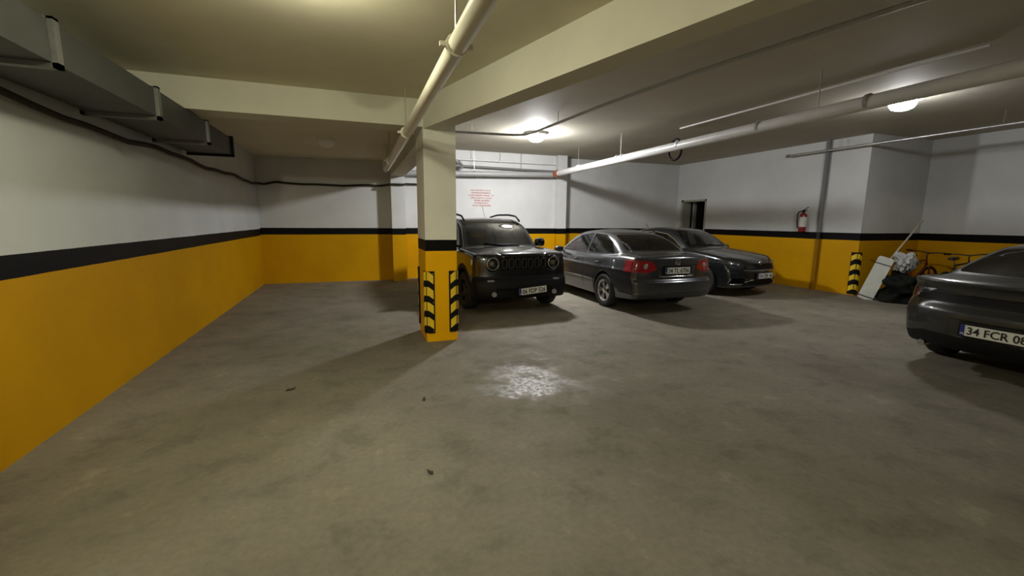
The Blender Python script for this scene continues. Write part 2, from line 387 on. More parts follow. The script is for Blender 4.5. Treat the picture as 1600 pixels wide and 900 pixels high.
# long drain pipe on the right bay
BPX, BPZ = 5.60, 3.0
t = pipe('drain_pipe', 'long white drain pipe hung under the high ceiling towards the back wall', [(BPX, -4.0, BPZ), (BPX, 11.98, BPZ-0.02)], 0.08, 'pvc_white', 0.1)
for y in (-1, 1.2, 3.6, 5.05, 6.75, 8.55, 8.75, 10.6):
    ring(t, (BPX, y, BPZ), (0, 1, 0), 0.088, 0.04, 'pvc_white' if y > 6 else 'pvc_grey')
for y in (0.2, 4.2, 8.64, 10.62): rod(t, (BPX, y, BPZ+0.08), HI)
ring(t, (BPX, 11.95, BPZ-0.02), (0, 1, 0), 0.105, 0.12, 'pvc_orange', 'elbow_collar')
ring(t, (BPX, 11.84, BPZ-0.02), (0, 1, 0), 0.092, 0.08, 'pvc_orange', 'elbow_collar')
# pipe across the back wall
t = pipe('drain_pipe', 'thick grey-white drain pipe crossing the back wall above the red notice', [(1.30, 12.10, 2.83), (5.52, 12.06, 2.955)], 0.075, 'pvc_grey', 0.1)
for x in (1.9, 3.15, 4.55): 
    z = 2.83+(x-1.3)*0.0296; ring(t, (x, 12.095, z), (1, 0, 0.03), 0.084, 0.05, 'pvc_dark', 'clamp'); rod(t, (x, 12.095, z+0.07), HI)
t = pipe('conduit', 'thin grey pipe running above the thick pipe on the back wall', [(1.30, 12.17, 3.10), (2.7, 12.17, 3.09), (5.70, 12.17, 3.06)], 0.032, 'pvc_dark', 0.05)
o = Vector(t.location)
MB().tube([Vector((2.84, 12.15, 3.09))-o, Vector((2.72, 12.14, 3.22))-o], 0.034, 12).build('branch_fitting', 'pvc_dark', t, auto=50)
MB().tube([Vector((2.84, 12.15, 3.09))-o, Vector((2.72, 12.15, 2.965))-o], 0.034, 12).build('branch_fitting', 'pvc_dark', t, auto=50)
MB().tube([Vector((2.78, 12.15, 3.09))-o, Vector((2.55, 12.15, 3.09))-o], 0.05, 12).build('branch_fitting', 'pvc_dark', t, auto=50)
t = pipe('conduit', 'slim white conduit just below the ceiling on the back wall', [(1.3, 12.2, 3.27), (5.70, 12.2, 3.27)], 0.02, 'pvc_white', 0.05, seg=10)
rod(t, (3.95, 12.2, 3.28), HI)
# dark conduit under the high ceiling along the slanting beam
t = pipe('conduit', 'dark conduit hung under the high ceiling bending at the lit dome lamp', [(1.24, 8.72, 3.30), (3.28, 8.50, 3.30), (3.62, 6.0, 3.36), (3.95, 4.4, 3.40), (4.6, 1.4, 3.40), (5.4, -2.5, 3.40)], 0.024, 'pvc_grey', 0.35, seg=10)
rod(t, (2.2, 8.62, 3.31), HI); rod(t, (3.45, 7.35, 3.33), HI)
pipe('conduit', 'slim pale conduit fixed to the high ceiling above the drain pipe', [(6.35, 7.65, HI-0.02), (6.45, 3.0, HI-0.02)], 0.016, 'pvc_white', 0.05, seg=8)
# galvanised pipe on the right
t = pipe('sprinkler_pipe', 'thin galvanised pipe hung near the right wall corner', [(10.40, 8.45, 3.285), (10.42, -3.5, 3.29)], 0.028, 'galvanised', 0.05, seg=14)
for y in (1.0, 4.5, 7.15): rod(t, (10.41, y, 3.30), HI)
ring(t, (10.40, 8.43, 3.285), (0, 1, 0), 0.036, 0.10, 'pvc_dark', 'end_cap')
# loop of black hose over the long pipe
V = [(BPX+0.01*math.sin(2*a), 6.85+0.165*math.cos(a), 2.935+0.185*math.sin(a)) for a in np.linspace(0, 2*math.pi, 33)]
tag(MB().tube(V, 0.022, 8, caps=False).build('hose_loop', 'dark_rubber', smooth=True), 'loop of black hose hanging over the long white drain pipe', 'hose')
# vertical lengths of downpipe, toned darker than the white and yellow wall
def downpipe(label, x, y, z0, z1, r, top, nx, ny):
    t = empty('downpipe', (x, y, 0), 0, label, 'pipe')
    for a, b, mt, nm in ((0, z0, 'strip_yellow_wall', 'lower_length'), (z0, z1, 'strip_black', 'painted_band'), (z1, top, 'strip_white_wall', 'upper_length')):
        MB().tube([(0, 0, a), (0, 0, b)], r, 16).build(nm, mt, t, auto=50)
downpipe('grey and ochre downpipe on the right wall beside the extinguisher', XR-0.05, 7.50, 1.235, 1.40, 0.05, HI, -1, 0)

# ------------------------------------------------------------------ corner guards
def guard(label, x, y, rz, z0=0.12, z1=0.95, leg=0.11, group=None):
    """corner at the origin, the wall fills +x +y"""
    t = empty('corner_guard', (x, y, z0), rz, label, 'corner guard', group)
    h = z1-z0; T = 0.02; ch = 0.03
    outer = [(leg, -T*0.55), (leg-0.012, -T), (ch, -T), (-T, ch), (-T, leg-0.012), (-T*0.55, leg)]
    inner = [(-0.001, leg), (-0.001, -0.001), (leg, -0.001)]
    MB().prism(outer+inner, 0, h).build('rubber_strip', 'dark_rubber', t)
    e = 0.003; per = h/4.05
    for k in range(4):
        zb = 0.105+per*(3-k)*0.985; hb = 0.115; sl = 0.05
        m = MB()
        a = (leg-0.018, -T-e); b = (ch, -T-e); c = (-T-e, ch); d = (-T-e, leg-0.018)
        V = []
        for (px, py), dz in ((a, -sl), (b, 0), (c, 0), (d, -sl)):
            V += [(px, py, zb+dz), (px, py, zb+hb+dz)]
        V += [(px*0.9+0.002, py*0.9+0.002, pz) for px, py, pz in V]
        F = [(0, 1, 3, 2), (2, 3, 5, 4), (4, 5, 7, 6)]
        m.add(V[:8], F); m.build('yellow_band', 'guard_yellow', t)
    for z in (0.03, h*0.5, h-0.03): MB().lathe([(0.007, 0), (0.007, -0.003), (0.0005, -0.004)], 8, 'y', (leg-0.02, -T, z)).build('screw', 'clamp_steel', t)
CG = 'black and yellow corner guards on the column'
guard('black and yellow rubber guard on the column corner facing left wall and open floor', 0.826, 5.69, 0, group=CG)
guard('black and yellow rubber guard on the column corner beside the black off-roader', 1.237, 5.69, R(90), group=CG)
guard('black and yellow rubber guard on the rear column corner towards the back wall', 0.826, 6.38, R(-90), group=CG)
guard('black and yellow rubber guard on the right wall corner by the white panel', XR, YC, 0, 0.03, 0.975, leg=0.13)

# ------------------------------------------------------------------ red notice on the back wall
t = empty('painted_notice', (3.40, 12.275, 2.0), 0, 'seven lines of small red lettering on the white back wall', 'notice')
rows = [(-0.31, 0.30), (-0.29, 0.29), (-0.36, 0.37), (-0.31, 0.32), (-0.21, 0.23), (-0.21, 0.23), (-0.26, 0.28)]
rg = random.Random(3)
for i, (a, b) in enumerate(rows):
    z = 0.435-i*0.071; m = MB(); x = a
    gaps = sorted(rg.sample(range(6, 26), 2)); n = 0
    while x < b:
        n += 1
        wd = rg.uniform(0.014, 0.022)
        if n in gaps: x += 0.022; continue
        st = rg.randint(0, 3); hh = 0.038; tk = 0.006
        m.box((x, -0.003, z), (x+tk, 0.0, z+hh))
        if st in (0, 2): m.box((x+wd-tk, -0.003, z), (x+wd, 0.0, z+hh))
        if st in (0, 1): m.box((x, -0.003, z+hh-tk), (x+wd, 0.0, z+hh))
        if st in (1, 3): m.box((x, -0.003, z), (x+wd, 0.0, z+tk))
        if st != 3: m.box((x, -0.003, z+hh*0.45), (x+wd, 0.0, z+hh*0.45+tk))
        x += wd+0.008
    tag(m.build('lettering_line', 'sign_red', t), kind='stuff')

# ------------------------------------------------------------------ fire extinguisher
t = empty('fire_extinguisher', (XR-0.10, 7.90, 1.40), 0, 'red fire extinguisher with white label hung on the right wall', 'fire extinguisher')
MB().lathe([(0.0, 0.0), (0.075, 0.0), (0.082, 0.015), (0.082, 0.37), (0.07, 0.42), (0.035, 0.455), (0.03, 0.475), (0, 0.475)], 28).build('cylinder', 'ext_red', t, auto=50)
a0, a1 = R(150), R(300); V = []; F = []
for k in range(17):
    a = a0+(a1-a0)*k/16
    V += [(0.0835*math.cos(a), 0.0835*math.sin(a), 0.12), (0.0835*math.cos(a), 0.0835*math.sin(a), 0.36)]
    if k: F.append((2*k-2, 2*k, 2*k+1, 2*k-1))
mk('label_sticker', V, F, 'ext_label', t, True)
MB().lathe([(0.0, 0.47), (0.03, 0.47), (0.03, 0.52), (0.02, 0.54), (0, 0.54)], 16).build('valve', 'dark_rubber', t, auto=40)
m = MB(); m.tube(bend([(0, 0.0, 0.53), (-0.01, -0.06, 0.57), (-0.02, -0.13, 0.60)], 0.03), 0.010, 8); m.tube([(0, 0.0, 0.51), (-0.01, -0.10, 0.525)], 0.009, 8); m.build('handle', 'dark_rubber', t, smooth=True)
MB().tube(bend([(0, 0.02, 0.50), (-0.03, 0.10, 0.50), (-0.04, 0.125, 0.40), (-0.03, 0.115, 0.20), (-0.03, 0.10, 0.08)], 0.06), 0.013, 10).build('hose', 'dark_rubber', t, smooth=True)
MB().box((0.075, -0.03, 0.08), (0.099, 0.03, 0.42)).build('wall_bracket', 'dark_rubber', t)

# ------------------------------------------------------------------ cars: implicit body -> surface mesh -> panels
def pchip(pts, lo=None, hi=None, n=1200):
    x = np.array([p[0] for p in pts], float); y = np.array([p[1] for p in pts], float)
    h = np.diff(x); d = np.diff(y)/h; m = np.zeros_like(y)
    m[0], m[-1] = d[0], d[-1]
    for i in range(1, len(x)-1):
        if d[i-1]*d[i] > 0:
            w1, w2 = 2*h[i]+h[i-1], h[i]+2*h[i-1]; m[i] = (w1+w2)/(w1/d[i-1]+w2/d[i])
    X = np.linspace(x[0], x[-1], n); i = np.clip(np.searchsorted(x, X)-1, 0, len(x)-2); t = (X-x[i])/h[i]
    Y = (1+2*t)*(1-t)**2*y[i]+t*(1-t)**2*h[i]*m[i]+t*t*(3-2*t)*y[i+1]+t*t*(t-1)*h[i]*m[i+1]
    return lambda q: np.interp(q, X, Y), X, Y
def smax(a, b, k):
    h = np.clip(0.5+0.5*(a-b)/k, 0, 1); return b+(a-b)*h+k*h*(1-h)
def smin(a, b, k): return -smax(-a, -b, k)

class Car:
    def __init__(s, S):
        s.S = S
        s.Wx = pchip(S['plan'])[0]; s.Sz = pchip(S['side'])[0]
        s.zt = pchip(S['deck'])[0]; s.xf = pchip(S['front'])[0]; s.xr = pchip(S['rear'])[0]
        s.zb = pchip(S['sill'])[0]
        s.zc, X, Y = pchip(S['roof']); sl = np.gradient(Y, X); s.cn = lambda q: np.interp(q, X, 1/np.sqrt(1+sl*sl))
    def F(s, x, y, z):
        S = s.S; Wh = S['W']/2; ay = np.abs(y); u = np.clip(ay/Wh, 0, 1.2)
        fy = ay-Wh*s.Wx(x)*s.Sz(z)
        ft = (z-s.zt(x)+S.get('crown', 0.05)*y*y)*0.96
        k = S.get('round', 0.06)
        lo = smax(fy, ft, k)
        lo = smax(lo, x-(s.xf(z)-S['cf']*u**S.get('pf', 2.6)), k)
        lo = smax(lo, (s.xr(z)+S['cr']*u**S.get('pr', 3.0))-x, k)
        lo = smax(lo, s.zb(x)-z, 0.04)
        zb = S['belt']; xm = S['xm']
        xx = xm+(x-xm)*(1+S.get('bow', 0.10)*y*y)
        dz = np.clip(z-zb, -0.2, 2)
        cy = (ay-(S['yb']-S['th']*dz-S['tc']*dz*dz-S.get('pin', 0.05)*((x-xm)/1.3)**2))*0.9
        ct = (z-s.zc(xx)+S.get('rcrown', 0.10)*y*y)*s.cn(xx)
        cab = smax(cy, ct, S.get('rround', 0.09)); cab = np.maximum(np.maximum(cab, 0.5-z), S.get('cx0', 0.16)-x)
        f_ = smin(lo, cab, S.get('blend', 0.03))
        if 'extra' in S: f_ = S['extra'](f_, x, y, z)
        for xa in S['axles']:
            c = np.hypot(x-xa, z-S['tr'])-S['arch']
            f_ = smax(f_, -np.maximum(c, (Wh-0.34)-ay), 0.012)
        return f_
    def grad(s, P, e=0.004):
        x, y, z = P.T
        return np.stack([(s.F(x+e, y, z)-s.F(x-e, y, z)), (s.F(x, y+e, z)-s.F(x, y-e, z)), (s.F(x, y, z+e)-s.F(x, y, z-e))], 1)/(2*e)
    def mesh(s, h):
        S = s.S; L, W, H = S['L'], S['W'], S['H']
        ny = int(math.ceil((W/2+0.06)/h)); ax = np.arange(-0.08, L+0.08, h); ay = (np.arange(-ny, ny+1)+0.0)*h; az = np.arange(0.04, H+0.12, h)
        X, Y, Z = np.meshgrid(ax, ay, az, indexing='ij')
        G = s.F(X.ravel(), Y.ravel(), Z.ravel()).reshape(X.shape)
        ins = G < 0; nx_, ny_, nz_ = G.shape
        acc = np.zeros((nx_-1, ny_-1, nz_-1, 3)); cnt = np.zeros((nx_-1, ny_-1, nz_-1))
        off = [(a, b, c) for a in (0, 1) for b in (0, 1) for c in (0, 1)]
        def sub(A, o): return A[o[0]:o[0]+nx_-1, o[1]:o[1]+ny_-1, o[2]:o[2]+nz_-1]
        for a in off:
            for d in range(3):
                if a[d]: continue
                b = tuple(a[i]+(1 if i == d else 0) for i in range(3))
                ga, gb = sub(G, a), sub(G, b); m = (ga < 0) != (gb < 0)
                t = np.where(m, ga/np.where(ga == gb, 1, ga-gb), 0)
                cnt += m
                for i in range(3): acc[..., i] += m*(a[i]+(t if i == d else 0))
        act = cnt > 0; idx = -np.ones(act.shape, int); idx[act] = np.arange(act.sum())
        I = np.argwhere(act); P = (I+acc[act]/cnt[act][:, None])*h+np.array([ax[0], ay[0], az[0]])
        Fs = []
        for d in range(3):
            e, g = (d+1) % 3, (d+2) % 3
            sh = [slice(None)]*3; sh[d] = slice(0, -1); A = ins[tuple(sh)]
            sh[d] = slice(1, None); B = ins[tuple(sh)]
            E_ = np.argwhere(A != B)
            E_ = E_[(E_[:, e] > 0) & (E_[:, g] > 0) & (E_[:, e] < act.shape[e]) & (E_[:, g] < act.shape[g])]
            fl = A[tuple(E_.T)]
            def cell(de, dg):
                q = E_.copy(); q[:, e] += de; q[:, g] += dg; return idx[tuple(q.T)]
            q = np.stack([cell(-1, -1), cell(0, -1), cell(0, 0), cell(-1, 0)], 1)
            q[~fl] = q[~fl][:, ::-1]; Fs.append(q)
        Q = np.concatenate(Fs)
        for _ in range(4):
            g = s.grad(P); f_ = s.F(*P.T); n2 = np.maximum((g*g).sum(1), 0.2)
            st = -(f_/n2)[:, None]*g; ln = np.linalg.norm(st, axis=1); st *= np.minimum(1, 0.4*h/np.maximum(ln, 1e-9))[:, None]
            P = P+st
        return P, Q
    # points on the surface
    def side(s, x, z, sg=1):
        x = np.atleast_1d(np.asarray(x, float)); z = np.atleast_1d(np.asarray(z, float)); a = np.full(x.shape, 0.3); b = np.full(x.shape, 1.15)
        for _ in range(26):
            m = (a+b)/2; i = s.F(x, m, z) < 0; a = np.where(i, m, a); b = np.where(i, b, m)
        return np.stack([x, sg*a, z], 1)
    def end(s, y, z, front=True):
        y = np.atleast_1d(np.asarray(y, float)); z = np.atleast_1d(np.asarray(z, float)); L_ = s.S['L']
        a = np.where(z > 1.0, L_*0.5, L_-0.42 if front else 0.42); b = np.full(y.shape, s.S['L']+0.2 if front else -0.2)
        for _ in range(28):
            m = (a+b)/2; i = s.F(m, y, z) < 0; a = np.where(i, m, a); b = np.where(i, b, m)
        return np.stack([a, y, z], 1)
    def top(s, x, y):
        x = np.atleast_1d(np.asarray(x, float)); y = np.atleast_1d(np.asarray(y, float)); a = np.full(x.shape, 0.5); b = np.full(x.shape, 2.0)
        for _ in range(26):
            m = (a+b)/2; i = s.F(x, y, m) < 0; a = np.where(i, m, a); b = np.where(i, b, m)
        return np.stack([x, y, a], 1)

def inpoly(P, poly):
    x, y = P[:, 0], P[:, 1]; r = np.zeros(len(P), bool); n = len(poly)
    for i in range(n):
        x0, y0 = poly[i]; x1, y1 = poly[(i+1) % n]
        c = ((y0 > y) != (y1 > y)) & (x < (x1-x0)*(y-y0)/((y1-y0) if y1 != y0 else 1e-12)+x0); r ^= c
    return r
def nearest(P, poly):
    best = np.full(len(P), 1e9); out = P.copy(); n = len(poly)
    for i in range(n):
        a = np.array(poly[i]); b = np.array(poly[(i+1) % n]); d = b-a
        t = np.clip(((P-a)@d)/max(d@d, 1e-12), 0, 1); q = a+t[:, None]*d; D = np.linalg.norm(P-q, axis=1)
        m = D < best; best[m] = D[m]; out[m] = q[m]
    return out, best
def rpoly(poly, r=0.03, n=4):
    """round polygon corners"""
    out = []; N_ = len(poly)
    for i in range(N_):
        p = np.array(poly[i], float); a = np.array(poly[i-1], float)-p; b = np.array(poly[(i+1) % N_], float)-p
        d = min(r, np.linalg.norm(a)*0.45, np.linalg.norm(b)*0.45); p0 = p+a/np.linalg.norm(a)*d; p1 = p+b/np.linalg.norm(b)*d
        for k in range(n+1):
            t = k/n; out.append(tuple((1-t)**2*p0+2*t*(1-t)*p+t*t*p1))
    return out
AX = {'xz': (0, 2, 1), 'yz': (1, 2, 0), 'xy': (0, 1, 2)}
def split_body(car, h, regions, root, paint):
    """cut the body surface into the body and its panels; regions: (name, view, polygon, condition(c, n), material)"""
    P, Q = car.mesh(h); S = car.S; L = S['L']
    lab = np.zeros(len(Q), int)
    for ri, (name, view, poly, cond, mat) in enumerate(regions, 1):
        a, b, c3 = AX[view]
        C = P[Q].mean(1); g = car.grad(C); n = g/np.maximum(np.linalg.norm(g, axis=1), 1e-9)[:, None]
        ok = (lab == 0) & cond(C, n)
        m = ok & inpoly(C[:, [a, b]], poly)
        vin = np.zeros(len(P), bool); vin[Q[m].ravel()] = True
        vo = np.zeros(len(P), bool); vo[Q[ok & ~m].ravel()] = True
        bd = np.where(vin & vo)[0]
        if len(bd):
            q, D = nearest(P[bd][:, [a, b]], poly); use = D < h*1.3
            bd = bd[use]; q = q[use]; gr = car.grad(P[bd]); dl = q-P[bd][:, [a, b]]
            gc = gr[:, c3]; gc = np.where(np.abs(gc) < 0.25, np.inf, gc)
            d3 = np.clip(-(gr[:, a]*dl[:, 0]+gr[:, b]*dl[:, 1])/gc, -h, h)
            P[bd, a] = q[:, 0]; P[bd, b] = q[:, 1]; P[bd, c3] += d3
        lab[m] = ri
    out = {}
    for ri in range(len(regions)+1):
        sel = Q[lab == ri]
        if not len(sel): continue
        u, inv = np.unique(sel, return_inverse=True); q = inv.reshape(sel.shape)
        V = P[u].copy(); V[:, 0] -= L/2
        name, mat = ('body', paint) if ri == 0 else (regions[ri-1][0], regions[ri-1][4])
        me = bpy.data.meshes.new(name); me.vertices.add(len(V)); me.vertices.foreach_set('co', V.ravel())
        me.loops.add(q.size); me.loops.foreach_set('vertex_index', q.ravel().astype(np.int32))
        me.polygons.add(len(q)); me.polygons.foreach_set('loop_start', (np.arange(len(q))*4).astype(np.int32)); me.polygons.foreach_set('loop_total', np.full(len(q), 4, np.int32))
        me.update(calc_edges=True); me.polygons.foreach_set('use_smooth', [True]*len(q)); me.materials.append(MATS[mat])
        g = car.grad(P[u], 0.006); g /= np.maximum(np.linalg.norm(g, axis=1), 1e-9)[:, None]
        me.normals_split_custom_set_from_vertices([tuple(v) for v in g])
        o = bpy.data.objects.new(name, me); COL.objects.link(o); o.parent = root
        out.setdefault(name, []).append(o)
    return out

def text_mesh(txt, size):
    cu = bpy.data.curves.new('txt', 'FONT'); cu.body = txt; cu.size = size; cu.align_x = 'CENTER'; cu.align_y = 'CENTER'
    cu.resolution_u = 3; cu.offset = 0.02*size
    o = bpy.data.objects.new('txt', cu); COL.objects.link(o)
    me = bpy.data.meshes.new_from_object(o.evaluated_get(bpy.context.evaluated_depsgraph_get()))
    V = [tuple(v.co) for v in me.vertices]; F = [tuple(p.vertices) for p in me.polygons]
    bpy.data.objects.remove(o); bpy.data.curves.remove(cu); bpy.data.meshes.remove(me)
    return V, F
def plate(root, txt, centre, facing, tilt=0.0, pitch=0.0, back=True):
    """number plate 0.52 x 0.11; facing = +1 towards +x of the car, -1 towards -x"""
    p = bpy.data.objects.new('licence_plate', None)
    M = Matrix.Translation(centre) @ Matrix.Rotation(R(90) if facing > 0 else R(-90), 4, 'Z') @ Matrix.Rotation(pitch, 4, 'X') @ Matrix.Rotation(tilt, 4, 'Y')
    def put(V): return [tuple(M @ Vector(v)) for v in V]
    def bxm(x0, x1, y0, y1, z0, z1):
        m = MB().box((x0, y0, z0), (x1, y1, z1)); return put(m.V), m.F
    # local: x to the viewer's right, -y towards the viewer, z up
    V, F = bxm(-0.26, 0.26, -0.004, 0.004, -0.056, 0.056); pl = mk('licence_plate', V, F, 'plate_white', root)
    V, F = bxm(-0.26, -0.222, -0.0055, 0.0, -0.056, 0.056); mk('country_strip', V, F, 'plate_blue', pl)
    V, F = text_mesh(txt, 0.105); w_ = max(v[0] for v in V)-min(v[0] for v in V); sc = min(1.0, 0.44/w_); xc = (max(v[0] for v in V)+min(v[0] for v in V))/2
    h0 = (max(v[1] for v in V)+min(v[1] for v in V))/2
    tag(mk('plate_number', put([((v[0]-xc)*sc+0.018, -0.0065, (v[1]-h0)*1.02) for v in V]), F, 'plate_black', pl), kind='stuff')
    V, F = text_mesh('TR', 0.026); tag(mk('country_letters', put([(v[0]-0.241, -0.0075, v[1]-0.036) for v in V]), F, 'plate_white', pl), kind='stuff')
    if back:
        V, F = bxm(-0.275, 0.275, 0.004, 0.03, -0.068, 0.068); mk('plate_holder', V, F, 'plastic_black', pl)
    return pl
def wheel(root, x, y, r, w, rim, style, sg):
    """axis along y, sg = outward side"""
    pr_ = [(r*0.66, -w*0.42), (r*0.80, -w*0.50), (r*0.93, -w*0.49), (r*0.985, -w*0.40), (r, -w*0.25), (r, w*0.25), (r*0.985, w*0.40), (r*0.93, w*0.49), (r*0.80, w*0.50), (r*0.66, w*0.42)]
    t = MB().lathe(pr_, 48, 'y', (0, 0, 0), closed=True).build('wheel', 'tyre', root, auto=60); t.location = (x, y, r)
    m = MB(); R0 = r*0.665
    m.lathe([(R0, -w*0.40), (R0+0.008, w*0.42*sg), (R0-0.012, w*0.44*sg), (R0-0.03, w*0.36*sg), (R0-0.03, -w*0.40)], 48, 'y')
    out = w*0.36*sg
    n = 5
    for k in range(n):
        for dd in ((-0.16, 0.16) if style == 'twin' else (0,)):
            a = 2*math.pi*k/n+R(18); ws = 0.024 if style == 'twin' else 0.05
            c0 = Vector((math.sin(a+dd*0.3)*0.05, 0, math.cos(a+dd*0.3)*0.05)); c1 = Vector((math.sin(a+dd)*(R0-0.02), 0, math.cos(a+dd)*(R0-0.02)))
            d = (c1-c0).normalized(); u = Vector((d.z, 0, -d.x))
            V = []
            for c, wd, yy in ((c0, ws*0.8, out*0.86), (c1, ws, out)):
                V += [c-u*wd+Vector((0, yy, 0)), c+u*wd+Vector((0, yy, 0)), c+u*wd+Vector((0, yy-0.03*sg, 0)), c-u*wd+Vector((0, yy-0.03*sg, 0))]
            m.add(V, [(0, 1, 5, 4), (1, 2, 6, 5), (2, 3, 7, 6), (3, 0, 4, 7), (4, 5, 6, 7), (0, 3, 2, 1)])
    m.lathe([(0.065, out*0.80), (0.062, out*0.92), (0.03, out*0.98), (0.001, out)], 20, 'y')
    m.build('rim', rim, t, auto=35)
    MB().lathe([(R0-0.03, -0.02*sg), (0.001, -0.02*sg)], 32, 'y').build('brake_disc', 'alloy_dark', t)
    return t
def ribbon(car, pts, root, mat, r, name, L):
    return MB().tube([(p[0]-L/2, p[1], p[2]) for p in pts], r, 6).build(name, mat, root, smooth=True)
def dens(poly, step=0.05, close=False):
    out = []; n = len(poly)
    for i in range(n if close else n-1):
        a = np.array(poly[i], float); b = np.array(poly[(i+1) % n], float); k = max(1, int(np.linalg.norm(b-a)/step))
        out += [tuple(a+(b-a)*j/k) for j in range(k)]
    out.append(tuple(poly[0] if close else poly[-1])); return np.array(out)
def mirror_part(root, car, x, y, z, mat, L, size=(0.075, 0.115, 0.075)):
    for sg in (1, -1):
        c = (x-L/2, sg*y, z)
        o = MB().rbox(c, size, 3.0, 20, 12).build('door_mirror', mat, root, smooth=True)
        MB().tube([(c[0]+0.01, sg*(y-size[1]*0.8), z-0.03), (c[0]+0.03, sg*(y-size[1]-0.12), z-0.07)], 0.022, 8).build('mirror_arm', 'plastic_black', o, smooth=True)
        MB().rbox((c[0]-size[0]*0.9, sg*y, z), (0.012, size[1]*0.85, size[2]*0.8), 4.0, 16, 8).build('mirror_glass', 'lamp_smoke', o, smooth=True)
def seats(root, S, L, zf=0.28):
    for x, y in ((S['xm']+0.35, 0.37), (S['xm']+0.35, -0.37)):
        t = MB().rbox((x-L/2, y, zf+0.20), (0.27, 0.24, 0.10), 4).rbox((x-0.28-L/2, y, zf+0.50), (0.08, 0.23, 0.32), 4, rot=Matrix.Rotation(R(-14), 3, 'Y')).build('seat', 'seat_cloth', root, smooth=True)
        MB().rbox((x-0.40-L/2, y, zf+0.88), (0.05, 0.12, 0.08), 4).build('headrest', 'seat_cloth', t, smooth=True)
    t = MB().rbox((S['xm']-0.55-L/2, 0, zf+0.22), (0.26, 0.60, 0.10), 5).rbox((S['xm']-0.82-L/2, 0, zf+0.50), (0.08, 0.58, 0.30), 5, rot=Matrix.Rotation(R(-18), 3, 'Y')).build('rear_bench', 'seat_cloth', root, smooth=True)
    MB().rbox((S['xm']+1.15-L/2, 0, S['belt']-0.12), (0.22, 0.66, 0.12), 4).build('dashboard', 'interior_dark', root, smooth=True)
    st = [(S['xm']+0.86-L/2+0.06*math.sin(a), 0.37+0.18*math.cos(a), S['belt']-0.04+0.17*math.sin(a)) for a in np.linspace(0, 2*math.pi, 25)]
    MB().tube(st, 0.013, 8, caps=False).build('steering_wheel', 'interior_dark', root, smooth=True)
    MB().box((S['axles'][0]-0.2-L/2, -0.62, 0.24), (S['axles'][1]-0.35-L/2, 0.62, 0.30)).build('cabin_floor', 'interior_dark', root)
fr = lambda a: (lambda c, n: n[:, 0] > a)
rear = lambda a: (lambda c, n: n[:, 0] < -a)
def sidec(sg, ny=0.35): return lambda c, n: n[:, 1]*sg > ny

H_ = 0.0185
